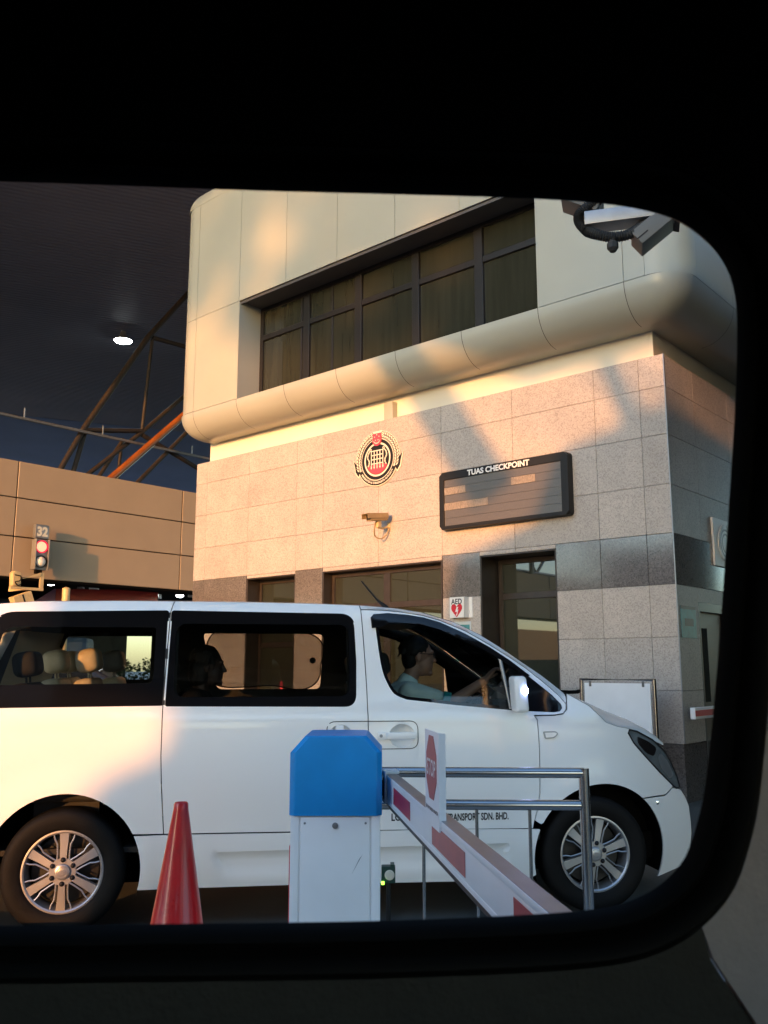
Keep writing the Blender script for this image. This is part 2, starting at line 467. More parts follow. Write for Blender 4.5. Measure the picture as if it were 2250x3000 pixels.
# --- backing core behind the cladding
mb = MB()
op = [(7.733, 6.508, 0.4, 3.05), (5.865, 3.446, 0.4, 3.04), (2.783, 1.58, .25, 3.046)]      # window openings u1,u0,z0,z1
mb.box(.1, LEN, -DEP, -.75, 0, 5.32)
mb.build('wall_core', 'joint', bld)
# --- granite panels: columns 1.22 m, rows .61 m, with open joints
JU = [0, .325] + [.945 + 1.243 * i for i in range(7)] + [LEN]
JU = [0, .325, .945, 2.2, 3.433, 4.665, 5.873, 6.505, 7.745, 8.94, LEN]
JZ = [.65, 1.252, 1.87, 2.49, 3.103, 3.70, 4.32, 4.925, 5.335]
rnd = random.Random(3)
gl = MB(); dk = MB(); J = .002
def panel(mbx, u0, u1, z0, z1, d=.04, y0=0.):
    mbx.box(u0 + J, u1 - J, y0 - d, y0, z0 + J, z1 - J, tone=rnd.uniform(-.055, .055))
def cut(u0, u1, z0, z1):
    """split a panel rectangle around the window openings"""
    rs = [(u0, u1, z0, z1)]
    for (b, a, c, d) in op:
        nr = []
        for (p, q, r, s) in rs:
            if q <= a or p >= b or s <= c or r >= d: nr.append((p, q, r, s)); continue
            if p < a: nr.append((p, a, r, s))
            if q > b: nr.append((b, q, r, s))
            if s > d: nr.append((max(p, a), min(q, b), d, s))
            if r < c: nr.append((max(p, a), min(q, b), r, c))
        rs = nr
    return rs
for i in range(len(JU) - 1):
    for k in range(len(JZ) - 1):
        for (p, q, r, s) in cut(JU[i], JU[i + 1], JZ[k], JZ[k + 1]):
            if q - p < .03 or s - r < .03: continue
            panel(dk if (abs(r - 2.49) < .01 and abs(s - 3.103) < .08) else gl, p, q, r, s)
# side wall panels (x = 0 plane, facing -x)
JV = [0, .9, 2.1, 3.3, 4.5, 5.7, 6.9, 8.1, DEP]
def spanel(mbx, v0, v1, z0, z1):
    mbx.box(0, .04, -v1 + J, -v0 - J - (.041 if v0 == 0 else 0), z0 + J, z1 - J, tone=rnd.uniform(-.07, .07))
for i in range(len(JV) - 1):
    for k in range(len(JZ) - 1):
        v0, v1, z0, z1 = JV[i], JV[i + 1], JZ[k], JZ[k + 1]
        if v0 < 1.7 and v1 > .66 and z0 < 2.3:      # door opening .66 .. 1.7
            if v0 < .66: spanel(gl, v0, .66, z0, z1)
            if v1 > 1.7: spanel(gl, 1.7, v1, z0, z1)
            if z1 > 2.31: mbx = gl; mbx.box(0, .04, -1.7 + J, -.66 - J, 2.31, z1 - J)
            continue
        spanel(dk if abs(z0 - 2.49) < .01 else gl, v0, v1, z0, z1)
gl.build('granite_cladding', 'granite', bld, bevel=.0025, seg=1)
dk.build('dark_granite_band', 'dark_granite', bld, bevel=.0025, seg=1)
mb = MB()                                       # backing sheet seen through the joints, cut round the openings
for (p, q, r, s) in cut(.03, LEN - .03, 0.0, 5.325): mb.box(p, q, -.09, -.045, r, s)
mb.box(.045, .09, -.62, -.1, 0, 5.325); mb.box(.045, .09, -DEP, -1.74, 0, 5.325); mb.box(.045, .09, -1.74, -.62, 2.32, 5.325)
mb.build('wall_backing', 'grout', bld)
mb = MB(); mb.box(-.012, .0, -.012, .0, .655, 5.335)
mb.build('corner_trim', 'steel_grey', bld)
mb = MB()
for (p, q, r, s) in cut(.006, LEN, 0, .645): mb.box(p, q, -.05, -.006, r, s)
mb.box(.006, .05, -DEP, -.05, 0, .645)
mb.build('plinth', 'dark_granite', bld)
# --- lower windows
def window(u1, u0, z0, z1, rec, mull, trans, name='window', light=.045):
    w = MB()                                    # lined reveal
    w.box(u1 - .022, u1, -rec - .05, -.002, z0, z1); w.box(u0, u0 + .022, -rec - .05, -.002, z0, z1)
    w.box(u0 + .022, u1 - .022, -rec - .05, -.004, z1 - .022, z1)
    a, b, t = u0 + .022, u1 - .022, z1 - .022
    y0, y1 = -rec - .05, -rec
    w.box(a, a + .06, y0, y1, z0, t); w.box(b - .06, b, y0, y1, z0, t); w.box(a + .06, b - .06, y0, y1, t - .07, t)
    xs = [a + .06]
    for m_, wd in mull: w.box(m_ - wd / 2, m_ + wd / 2, y0, y1 - .004, z0, t - .07); xs += [m_ - wd / 2, m_ + wd / 2]
    xs.append(b - .06)
    for zt in trans:
        for i in range(0, len(xs), 2): w.box(xs[i], xs[i + 1], y0, y1 - .008, zt - .045, zt + .045)
    wo_ = w.build(name, 'bronze', bld, bevel=.004, seg=1)
    p = MB()
    p.add([(a + .05, y0 + .02, z0), (b - .05, y0 + .02, z0), (b - .05, y0 + .02, t - .05), (a + .05, y0 + .02, t - .05)], [(0, 1, 2, 3)])
    p.build('pane', 'pane', wo_)
    return wo_
window(7.733, 6.508, .4, 3.05, .28, [], [1.9])
window(5.865, 3.446, .4, 3.04, .20, [(4.67, .13)], [2.46])
window(2.783, 1.58, .25, 3.046, .42, [], [2.50])
# --- door in the side wall
d = MB(); d.box(.06, .10, -1.66, -.70, .02, 2.2)
do = d.build('door', 'wood', bld, bevel=.004)
d = MB(); d.box(.0, .1, -.70, -.66, 0, 2.31); d.box(.0, .1, -1.70, -1.66, 0, 2.31); d.box(0, .1, -1.66, -.70, 2.2, 2.31)
d.build('door_frame', 'bronze', do)
d = MB(); d.box(.052, .06, -1.02, -.86, 1.1, 2.0); d.build('door_glass', 'pane', do)
d = MB(); d.tube([(.06, -.77, 1.02), (.02, -.77, 1.02), (.02, -.86, 1.02)], .011); d.build('handle', 'stainless', do, smooth=60)
# --- white beam between the storeys
mb = MB(); mb.box(.2, 9.14, -DEP, -.2, 5.30, 5.9); mb.box(.03, LEN - .03, -DEP, -.03, 5.24, 5.30)
mb.build('floor_beam', 'render', bld)
# --- upper storey: swept cladding with rounded corners and a bullnose foot
ZB, ZS, ZT = 5.72, 6.17, 10.75                    # underside, top of the bullnose, roof
Y0, Y1 = .5, -DEP - .5; X0, X1 = -.5, 9.40; RC = .45
def plan(off):
    """plan outline of the upper storey pulled in by off, as (x, y) points starting at the front-left corner, clockwise"""
    r = max(.02, RC - off * .8); a, b, c, d_ = X0 + off, X1 - off, Y0 - off, Y1 + off
    return rpoly([(a, d_, r), (b, d_, r), (b, c, r), (a, c, r)], 10)
UO = (1.44, 7.545, ZS, 7.99)                      # window opening in the front face
def sheet(z0, z1, mb_, off0=0., off1=0.):
    p, q = plan(off0), plan(off1); n = len(p)
    vs = [(x, y, z0) for x, y in p] + [(x, y, z1) for x, y in q]
    mb_.add(vs, [(i, (i + 1) % n, n + (i + 1) % n, n + i) for i in range(n)])
# bullnose
bu = MB(); pr = [(.45 * (1 - math.cos(R(a))), ZS - (ZS - ZB) * math.sin(R(a))) for a in range(0, 91, 9)]
for (o0, z0), (o1, z1) in zip(pr[:-1], pr[1:]): sheet(z0 - .004 if o0 == 0 else z0, z1, bu, o0, o1)
q = plan(.45); vs = [(x, y, ZB) for x, y in q]; q2 = plan(.75); vs2 = [(x, y, ZB + .02) for x, y in q2]; n = len(q)
bu.add(vs + vs2, [(i, (i + 1) % n, n + (i + 1) % n, n + i) for i in range(n)])
bu.build('bullnose_ledge', 'cladding', bld, smooth=40)
# flat cladding above it: the front face is split round the window
cl = MB(); gp = .004
cols = [.225, 1.44, 2.68, 3.895, 5.125, 6.335, 7.56, 8.79]
def fp(u0, u1, z0, z1): cl.box(u0 + gp, u1 - gp, Y0 - .03, Y0, z0 + gp, z1 - gp)
for a, b in zip(cols[:-1], cols[1:]):
    if b <= 1.45 or a >= 7.55: fp(a, b, ZS, 7.99)
    for z0, z1 in ((7.99, 9.2), (9.2, 10.3)): fp(a, b, 7.99, 10.3) if z0 == 7.99 else None
def corner(cx, cy, a0, a1, mb_):
    for z0, z1 in ((ZS, 7.98), (7.98, 10.3)):
        pts = circle(RC, 13, cx, cy, a0, a1) ; n = len(pts)
        vs = [(x, y, z0 + gp) for x, y in pts] + [(x, y, z1 - gp) for x, y in pts]
        mb_.add(vs, [(i, i + 1, n + i + 1, n + i) for i in range(n - 1)])
corner(X0 + RC, Y0 - RC, 90, 180, cl); corner(X1 - RC, Y0 - RC, 0, 90, cl)
cl.box(X0 + RC + gp, .225 - gp, Y0 - .03, Y0, ZS + gp, 10.3 - gp); cl.box(8.79 + gp, X1 - RC, Y0 - .03, Y0, ZS + gp, 7.98 - gp); cl.box(8.79 + gp, X1 - RC, Y0 - .03, Y0, 7.98 + gp, 10.3 - gp)
v = Y0 - RC
for a in range(8):
    y1_ = v - a * 1.23; y0_ = y1_ - 1.23
    cl.box(X0, X0 + .03, y0_ + gp, y1_ - gp, ZS + gp, 10.3 - gp); cl.box(X1 - .03, X1, y0_ + gp, y1_ - gp, ZS + gp, 7.98 - gp); cl.box(X1 - .03, X1, y0_ + gp, y1_ - gp, 7.98 + gp, 10.3 - gp)
# rounded eaves
pr = [(.45 * (1 - math.cos(R(a))), 10.3 + .45 * math.sin(R(a))) for a in range(0, 91, 10)]
for (o0, z0), (o1, z1) in zip(pr[:-1], pr[1:]): sheet(z0, z1, cl, o0, o1)
q = plan(.45); cl.add([(x, y, 10.75) for x, y in q], [tuple(range(len(q)))])
cl.build('upper_cladding', 'cladding', bld, smooth=25)
mb = MB(); mb.box(X0 + .3, X1 - .3, Y1, -.12, ZB + .04, 10.4); 
mb.box(X0 + .3, UO[0] - .02, -.12, Y0 - .04, ZS + .0, 10.3); mb.box(UO[1] + .02, X1 - .3, -.12, Y0 - .04, ZS, 10.3); mb.box(UO[0] - .02, UO[1] + .02, -.12, Y0 - .04, 8.02, 10.3)
mb.build('upper_core', 'joint', bld)
# dark backing lines behind the bullnose joints are thin grooves
pr = [(.45 * (1 - math.cos(R(a))) - .0015, ZS - (ZS - ZB) * math.sin(R(a))) for a in range(0, 91, 9)]
for u in cols:
    mb = MB()
    for (o0, z0), (o1, z1) in zip(pr[:-1], pr[1:]):
        mb.add([(u - .004, Y0 - o0, z0), (u + .004, Y0 - o0, z0), (u + .004, Y0 - o1, z1), (u - .004, Y0 - o1, z1)], [(0, 1, 2, 3)])
    mb.build('ledge_joint', 'joint', bld)
for vv in (1.23, 2.46, 3.69):
    mb = MB()
    for (o0, z0), (o1, z1) in zip(pr[:-1], pr[1:]):
        y = v - vv
        mb.add([(X0 + o0, y - .004, z0), (X0 + o0, y + .004, z0), (X0 + o1, y + .004, z1), (X0 + o1, y - .004, z1)], [(0, 1, 2, 3)])
    mb.build('ledge_joint', 'joint', bld)
# upper window
w = MB(); a, b, z0, z1 = UO
w.box(b - .0, b + .03, -.06, Y0 - .002, z0, z1); w.box(a - .03, b + .03, -.09, -.06, z0, z1); w.box(a - .03, a, -.06, Y0 - .002, z0, z1)
uw = w.build('upper_window', 'cladding', bld)
w = MB(); w.box(a, b, -.06, Y0 - .003, z1, z1 + .03); w.box(a, b, .44, .47, z1 - .05, z1); w.box(a, b, -.06, .44, z0 - .05, z0)
w.build('window_head', 'soffit_grey', uw)
w = MB(); y0, y1 = -.06, .0
w.box(b - .09, b, y0, y1, z0, z1); w.box(a, a + .06, y0, y1, z0, z1); w.box(a + .06, b - .09, y0, y1, z1 - .07, z1)
mull = [(6.32, .15), (5.10, .15), (3.89, .14), (2.70, .15)]
xs = [a + .06]
for m_, wd in sorted(mull): w.box(m_ - wd / 2, m_ + wd / 2, y0, y1 + .02, z0, z1 - .07); xs += [m_ - wd / 2, m_ + wd / 2]
xs.append(b - .09)
for i in range(0, len(xs), 2): w.box(xs[i], xs[i + 1], y0, y1 + .01, 7.36, 7.46); w.box(xs[i], xs[i + 1], y0, y1, z0, z0 + .05)
for m_ in (5.72, 6.47): w.box(m_ - .022, m_ + .022, y0, y1 - .006, z0 + .05, 7.36); w.box(m_ - .022, m_ + .022, y0, y1 - .006, 7.46, z1 - .07)
w.build('frame', 'bronze_shaded', uw, bevel=.006, seg=1)
w = MB(); w.add([(a, -.03, z0), (b, -.03, z0), (b, -.03, z1), (a, -.03, z1)], [(0, 1, 2, 3)]); w.build('pane', 'pane_top', uw)

# ================================================================== THINGS ON THE FRONT WALL
# --- enamel crest
def crest(t, scale, mono=False):
    K = Matrix.Scale(scale, 4)
    cr, bk, rd = ('grey_seal', 'white_plain', 'grey_seal') if mono else ('cream', 'black', 'crest_red')
    ol = []
    for a in range(0, 360, 5):
        r = .455 if -28 < (a if a < 180 else a - 360) <= 90 or 90 < a < 208 else .425
        ol.append((r * math.cos(R(a)), r * math.sin(R(a))))
    mb = MB(); mb.prism(ol, 0, .02, K); mb.prism([(-.09, .40), (.09, .40), (.09, .455), (-.09, .455)], 0, .019, K); mb.build('backing_plate', cr if not mono else 'white_plain', t)
    mb = MB(); mb.ring(circle(.345, 72), circle(.337, 72), .02, .023, K); mb.ring(circle(.323, 72), circle(.272, 72), .02, .0245, K); mb.prism(circle(.242, 72), .02, .0235, K)
    if mono: mb = MB(); mb.ring(circle(.345, 72), circle(.30, 72), .02, .023, K); mb.ring(circle(.242, 72), circle(.20, 72), .02, .0235, K)
    mb.build('black_rings' if not mono else 'grey_rings', bk if not mono else cr, t)
    for sgn in (1, -1):
        lv = MB(); ln = MB()
        for i in range(14):
            a = -20 + i * 7.0
            if a > 76: break
            for j, rr in enumerate((.372, .422)):
                ang = a + (2.4 if j else 0); c = Vector((sgn * rr * math.cos(R(ang)), rr * math.sin(R(ang)), .021))
                rot = Matrix.Rotation(R(ang + 90 + (28 if j == 0 else -28)) if sgn > 0 else R(180 - ang - 90 - (28 if j == 0 else -28)), 4, 'Z')
                for mbx, ra, rb, h in ((ln, .042, .020, .0), (lv, .030, .0108, .003)):
                    mbx.prism([tuple((K @ (c + rot @ Vector((ra * math.cos(q), rb * math.sin(q), 0)))).xy) for q in [2 * math.pi * k / 10 for k in range(10)]], .02 * scale, (.0215 + h) * scale)
        ln.build('wreath_outline', bk if not mono else cr, t); lv.build('wreath', cr if not mono else 'white_plain', t)
    if mono: return
    mb = MB(); ro = circle(.412, 40, 0, 0, 205, 335); ri = circle(.348, 40, 0, 0, 205, 335); mb.prism(ro + ri[::-1], .02, .026, K)
    for sgn in (1, -1):
        mb.prism([(sgn * x, y) for x, y in ((.36, -.16), (.44, -.10), (.425, -.04), (.50, .03), (.47, -.07), (.455, -.15), (.40, -.22))], .014, .0235, K)
    mb.build('ribbon', 'black', t)
    mb = MB(); mb.prism([(sgn_x, y) for sgn_x, y in ((.34, -.18), (.46, -.12), (.44, -.03), (.52, .06), (.49, -.07), (.47, -.17), (.40, -.25))], .004, .0135, K); mb.build('ribbon_edge', 'cream', t); mb = MB()
    mb.prism([(-x, y) for x, y in ((.34, -.18), (.46, -.12), (.44, -.03), (.52, .06), (.49, -.07), (.47, -.17), (.40, -.25))], .004, .0135, K); mb.build('ribbon_edge', 'cream', t)
    # lettering round the ribbon
    body = 'IMMIGRATION & CHECKPOINTS AUTHORITY'
    wid = {'I': .55, ' ': .6, 'M': 1.25, '&': 1.1}
    tot = sum(wid.get(c, 1) for c in body); ang = 212.0; sp = 116 / tot; j = bmesh.new()
    for ch in body:
        wch = wid.get(ch, 1) * sp; mid = ang + wch / 2; ang += wch
        if ch == ' ': continue
        p = Vector((.366 * math.cos(R(mid)), .366 * math.sin(R(mid)), .0275)) + Vector((-.012 * -math.cos(R(mid)), .012 * math.sin(R(mid)), 0)) * 1.9
        mt = Matrix.Translation(p) @ Matrix.Rotation(R(mid + 90), 4, 'Z')
        o = text('letter', ch, 'cream', None, .042, 0, 0, 0, align='CENTER', bold=.0012, m=mt)
        j.from_mesh(o.data); bpy.data.objects.remove(o)
    me = bpy.data.meshes.new('ribbon_lettering'); j.to_mesh(me); j.free(); me.transform(K); link('ribbon_lettering', me, 'cream', t)
    # red hill clipped by the inner disc
    hill = [(.232 * math.cos(R(a)), .232 * math.sin(R(a))) for a in range(212, 329, 4)]
    top = [(x, -.075 - .6 * x * x) for x in [.19 - .02 * i for i in range(20)]]
    mb = MB(); mb.prism(hill + top, .0235, .0265, K); mb.build('red_hill', 'crest_red', t)
    g = MB(); T_ = .0075
    for i in range(5):
        x = -.12 + .06 * i; g.prism([(x - T_, -.12), (x + T_, -.12), (x + T_, .15), (x - T_, .15)], .0265, .030, K)
        g.prism([(x - .016, -.118), (x, -.15), (x + .016, -.118)], .0265, .030, K)
    for i in range(4):
        y = .14 - .068 * i; g.prism([(-.125, y - T_), (.125, y - T_), (.125, y + T_), (-.125, y + T_)], .0265, .0295, K)
    for sgn in (1, -1):
        g.ring(circle(.021, 20, sgn * .135, .168), circle(.011, 20, sgn * .135, .168), .0265, .0305, K)
        pl = smooth_line([(sgn * .145, .15, 0), (sgn * .185, .10, 0), (sgn * .195, .04, 0), (sgn * .165, -.01, 0), (sgn * .165, -.06, 0), (sgn * .19, -.10, 0)], 4)
        g.tube([K @ (p + Vector((0, 0, .027))) for p in pl], [(.009 if i % 3 else .013) * scale for i in range(len(pl))], 6)
    g.build('portcullis', 'cream', t)
    mb = MB(); mb.prism(rpoly([(-.088, .415), (.088, .415), (.088, .27, .03), (.05, .225, .03), (0, .212, .04), (-.05, .225, .03), (-.088, .27, .03)]), .0235, .036, K); mb.build('shield', 'crest_red', t)
    mb = MB()
    for k in range(5):
        a = 90 + 72 * k; cx, cy = .048 * math.cos(R(a)), .345 + .048 * math.sin(R(a))
        mb.prism([(cx + (.014 if q % 2 == 0 else .006) * math.cos(R(90 + 36 * q)), cy + (.014 if q % 2 == 0 else .006) * math.sin(R(90 + 36 * q))) for q in range(10)], .036, .038, K)
    mb.prism(circle(.07, 24, 0, .318, 195, 345) + circle(.074, 24, 0, .338, 205, 335)[::-1], .036, .038, K); mb.build('stars_and_crescent', 'cream', t)
crest(thing('wall_crest', 'round black and red enamel crest with a portcullis, high on the granite wall', 'crest', on_front(4.665, 4.715, .002)), 1.0)

# --- display board
t = thing('display_board', 'black framed electronic display board headed TUAS CHECKPOINT on the granite wall', 'display board', on_front(2.335, 3.868, .0))
hw, hh = 1.045, .415
mb = MB(); o_ = rrect(-hw, hw, -hh, hh, .05); i_ = rrect(-.965, .94, -.365, .305, .002)
mb.prism(rrect(-hw, hw, -hh, hh, .05), 0, .10); mb.ring(rpoly([(-hw, -hh, .05), (hw, -hh, .05), (hw, hh, .05), (-hw, hh, .05)], 1), rpoly([(-.965, -.365, .004), (.94, -.365, .004), (.94, .305, .004), (-.965, .305, .004)], 1), .10, .13)
mb.build('case', 'black', t, bevel=.008)
mb = MB()
for i in range(6):
    z1 = .302 - i * .1115; mb.box(-.963, .938, z1 - .108, z1, .10, .113)
mb.build('screen', 'screen', t)
for x0, x1, row in ((-.962, -.59, 1), (.17, .545, 1), (-.962, -.215, 3)):
    z1 = .302 - row * .1115; mb = MB(); mb.box(x0, x1, z1 - .106, z1 - .002, .113, .117); mb.build('lit_segment', 'seg', t)
text('lettering', 'TUAS CHECKPOINT', 'white_plain', t, .108, -.545, .319, .1315, w=1.02, bold=.0042)

# --- wall camera
t = thing('security_camera', 'tan box security camera on a bracket beside the display board, cable hanging below', 'security camera', on_front(4.45, 3.64, .0))
mb = MB(); mb.rbox(-.03, .03, -.055, .055, 0, .012, .003); mb.tube([(0, -.01, .01), (-.01, -.05, .14), (-.012, -.045, .25)], .017, 8); mb.rbox(-.03, .03, -.05, .05, .20, .28, .008)
mb.build('bracket', 'cream_metal', t, smooth=40)
hm = Matrix.Translation((-.0, .105, .26)) @ Matrix.Rotation(R(-8), 4, 'Y') @ Matrix.Rotation(R(7), 4, 'X')
mb = MB(); mb.rbox(-.058, .058, -.055, .05, -.16, .18, .01, m=hm)
h_ = mb.build('housing', 'tan_metal', t, smooth=40)
mb = MB(); mb.box(-.066, .066, .05, .058, -.16, .25, hm); mb.box(-.074, -.066, -.02, .058, -.16, .25, hm); mb.box(.066, .074, -.02, .058, -.16, .25, hm)
mb.build('sun_shield', 'tan_metal', h_)
mb = MB(); mb.box(-.045, .045, -.04, .04, .18, .182, hm); mb.build('front_window', 'black', h_)
mb = MB(); mb.tube(smooth_line([(-.012, .02, .30), (-.05, -.10, .28), (-.085, -.17, .22), (-.05, -.20, .13), (.0, -.13, .05), (.02, -.03, .02)]), .011, 8); mb.build('cable', 'trim_tan', t, smooth=60)

# --- small junction box under the ledge
t = thing('junction_box', 'small cream service box on the white beam under the rounded ledge', 'box', on_front(4.53, 5.49, -.2))
mb = MB(); mb.rbox(-.09, .09, -.15, .15, 0, .12, .01); mb.build('case', 'cladding', t, smooth=40)
mb = MB(); mb.box(-.1, .1, -.175, -.152, 0, .13); mb.build('foot', 'black', t)

# --- AED sign
t = thing('first_aid_sign', 'projecting white AED sign with a red heart and lightning bolt', 'sign', on_front(3.107, 2.343, 0))
mb = MB(); mb.prism([(-.195, 0), (-.195, .012), (-.14, .012), (-.12, .115), (.12, .115), (.14, .012), (.195, .012), (.195, 0)], -.142, .142, Matrix(((1, 0, 0, 0), (0, 0, 1, 0), (0, 1, 0, 0), (0, 0, 0, 1))))
mb.build('panel', 'white_plain', t)
text('lettering', 'AED', 'black', t, .105, -.095, .045, .1165, w=.185, bold=.002)
def heart(k, cx, cy):
    L = [(0, .055), (.02, .085), (.05, .1), (.082, .092), (.1, .062), (.1, .025), (.085, -.005), (0, -.1)]
    return [(cx + x * k, cy + y * k) for x, y in L] + [(cx - x * k, cy + y * k) for x, y in L[::-1][1:-1]]
mb = MB(); mb.prism(heart(.93, 0, -.045), .1155, .117); he = mb.build('heart', 'red_bright', t)
mb = MB(); mb.prism([(.0, .025), (.03, .025), (.012, -.015), (.032, -.012), (.008, -.075), (.016, -.07), (-.008, -.105), (-.012, -.075), (-.004, -.078), (.006, -.04), (-.026, -.045)], .117, .118, Matrix.Translation((0, -.02, 0))); mb.build('bolt', 'white_plain', he)
# --- framed notice below it
t = thing('wall_notice', 'teal notice sheet in a pale frame below the AED sign', 'notice', on_front(3.09, 1.86, 0))
mb = MB(); mb.box(-.145, .145, -.29, .29, 0, .012); mb.build('sheet', 'paper', t)
mb = MB(); mb.box(-.125, .125, .05, .245, .012, .0135); mb.box(-.125, .125, -.26, .03, .012, .0135); mb.build('print', 'teal', t)
mb = MB(); mb.box(-.1, .03, .1, .22, .0135, .0145); mb.build('text_block', 'paper', t); mb = MB(); mb.box(-.1, .1, -.2, -.04, .0135, .0145); mb.build('text_block', 'paper', t)

# --- side wall: white sign with grey seal, teal poster
t = thing('seal_sign', 'white square sign with a grey seal on the shaded side wall', 'sign', on_side(1.60, 3.13, .0))
mb = MB(); mb.box(-.36, .36, -.315, .315, 0, .03); mb.build('panel', 'white_plain', t, bevel=.004)
sub = thing('seal', None, None); sub.parent = t; sub.matrix_local = Matrix.Translation((.02, 0, .03))
crest(sub, .56, True)
t = thing('side_poster', 'teal poster taped to the shaded side wall beside the brown door', 'poster', on_side(.33, 2.055, .0))
mb = MB(); mb.box(-.225, .225, -.19, .19, 0, .004); mb.build('sheet', 'teal', t)
mb = MB(); mb.box(-.225, .225, .15, .19, .004, .005); mb.box(-.12, .14, -.05, .04, .004, .005); mb.build('print', 'wood', t)

# --- white notice board in front of the wall
t = thing('notice_board', 'blank white notice board in a steel tube frame before the granite wall', 'notice board', on_front(.553, .70, .5))
mb = MB(); mb.tube([(-.455, -.70, 0), (-.455, .68, 0), (.455, .68, 0), (.455, -.70, 0)], .026, 12); mb.build('frame', 'stainless', t, smooth=50)
mb = MB(); mb.box(-.41, .41, -.45, .64, -.012, .012); mb.build('panel', 'white_paint', t, bevel=.003)
for x in (-.33, .33): mb = MB(); mb.rbox(x - .014, x + .014, .60, .665, .012, .022, .003); mb.build('clip', 'stainless', t)

# --- red and white arm at the side wall
t = thing('red_white_barrier_arm', 'red and white striped barrier arm low against the shaded side wall', 'barrier arm', on_side(.05, 1.0, .12))
mb = MB(); mb.rbox(-.05, 2.4, -.065, .065, -.03, .03, .006); mb.build('arm', 'white_paint', t, smooth=40)
mb = MB(); mb.box(-.045, 2.39, -.034, .034, .0305, .0315); mb.build('red_stripe', 'red_bright', t)
mb = MB(); mb.rbox(2.2, 2.55, -1.0, .12, -.1, .06, .01); mb.build('post', 'white_paint', t)
# ================================================================== GANTRY AND CANOPY BEHIND
t = thing('gantry_wall', 'long tan panelled gantry fascia spanning the lanes behind the van', 'gantry', on_gantry(0, 0, 0))
rnd = random.Random(11)
mb = MB(); jv = [3.2 + 6.4 * i for i in range(-9, 5)]; jz = [4.32, 5.62, 6.87, 8.08]
for i in range(len(jv) - 1):
    for k in range(3):
        if k == 2 and jv[i] < -13: continue
        mb.box(jv[i] + .018, jv[i + 1] - .018, jz[k] + .018, jz[k + 1] - .018, -.05, 0)
mb.build('cladding_panel', 'gantry', t, bevel=.012, seg=1)
mb = MB(); mb.box(-12.8, jv[-1], 4.33, 8.06, -.9, -.06); mb.box(jv[0], -12.8, 4.33, 6.85, -.9, -.06); mb.build('core', 'joint', t)
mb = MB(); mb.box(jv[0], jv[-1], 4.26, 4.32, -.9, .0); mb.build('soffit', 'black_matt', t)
# columns carrying the gantry
for v in (-22, -3.5, 17.5):
    mb = MB(); mb.box(v - .3, v + .3, 0, 4.26, -.8, -.2); mb.build('column', 'gantry', t)

# tube truss along the low part of the gantry, out of frame but mirrored in the booth windows
t = thing('gantry_truss', 'steel tube truss on the low gantry, mirrored in the booth windows', 'truss', on_gantry(0, 0, -.5))
mb = MB(); P = [(-58 + 2.6 * i, 7.0 if i % 2 else 9.6, 0) for i in range(18)]
mb.tube([(-58, 7.0, 0), (-13, 7.0, 0)], .12, 8); mb.tube([(-58, 9.6, 0), (-13, 9.6, 0)], .14, 8)
for a, b in zip(P[:-1], P[1:]): mb.tube([a, b], .09, 8)
for i in range(0, 18, 3): mb.tube([(P[i][0] + 1, 6.8, .3), (P[i][0] + 1, 9.8, .3)], .16, 8)
mb.build('lattice', 'steel_grey', t)

# signal head 32 on the gantry, its shadow falls on the panels to the right
t = thing('lane_signal', 'lane signal with number plate 32, red lamp lit above a dull lamp', 'traffic signal', on_gantry(3.93, 5.28, .42))
mb = MB(); mb.rbox(-.235, .235, -.70, .28, -.2, 0, .02); mb.rbox(-.235, -.205, -.70, .28, 0, .1, .008); mb.rbox(.205, .235, -.70, .28, 0, .1, .008)
mb.build('housing', 'grey_seal', t, smooth=40)
mb = MB(); mb.rbox(-.235, .235, .30, .76, -.2, .0, .05); p_ = mb.build('number_plate', 'steel_grey', t, smooth=40)
text('number', '32', 'cream', p_, .40, -.185, .39, .003, w=.37, bold=.02)
def lens_at(y, nm, mat, rim):
    m = Matrix.Translation((0, y, 0)); mb = MB(); mb.lathe([(.0, .12), (.06, .113), (.11, .09), (.15, .045), (.165, .0)], 28, m); o = mb.build(nm, mat, t, smooth=50)
    mb = MB(); mb.lathe([(.165, .0), (.2, .0), (.2, .05), (.19, .05), (.19, .006), (.165, .006)], 28, m); mb.build('rim', rim, o)
lens_at(.04, 'red_lamp', 'sig_red', 'sig_rim'); lens_at(-.44, 'dull_lamp', 'sig_off', 'bronze')
mb = MB(); mb.box(-.1, .1, -.82, -.70, -.2, -.05); mb.box(-.06, .06, -.5, .4, -.42, -.2); mb.build('bracket', 'black_matt', t)

# pale steel bracket and camera below the signal
t = thing('signal_bracket', 'cream steel bracket frame beneath the red lane signal', 'bracket', on_gantry(3.2, 4.0, 1.0))
mb = MB(); mb.box(-.5, .55, -.14, -.06, -.06, .06); mb.box(.44, .55, -.06, .42, -.04, .04)
mb.add([(-.2, .2, 0), (-.1, .2, 0), (.44, .42, 0), (.44, .32, 0), (-.2, .2, .06), (-.1, .2, .06), (.44, .42, .06), (.44, .32, .06)], [(0, 1, 2, 3), (4, 5, 6, 7), (0, 3, 7, 4), (1, 2, 6, 5), (0, 1, 5, 4), (2, 3, 7, 6)])
mb.box(.44, .55, -.06, -.05, -1.0, .0); mb.box(-.05, .05, -.14, -.06, -1.0, -.06)
mb.build('frame', 'cream_metal', t)
t = thing('gantry_camera', 'small cream camera on top of the bracket left of the signal', 'security camera', on_gantry(2.85, 3.95, 1.0))
mb = MB(); mb.prism([(-.12, 0), (.14, 0), (.12, .42), (-.09, .46), (-.14, .38)], -.12, .12); mb.build('housing', 'cream_metal', t, bevel=.02)
mb = MB(); mb.tube(smooth_line([(-.08, .33, .13), (.09, .30, .16), (.06, .16, .18), (-.07, .12, .17), (.02, .02, .14), (.12, .05, .13)]), .018, 6); mb.build('cable', 'black', t)
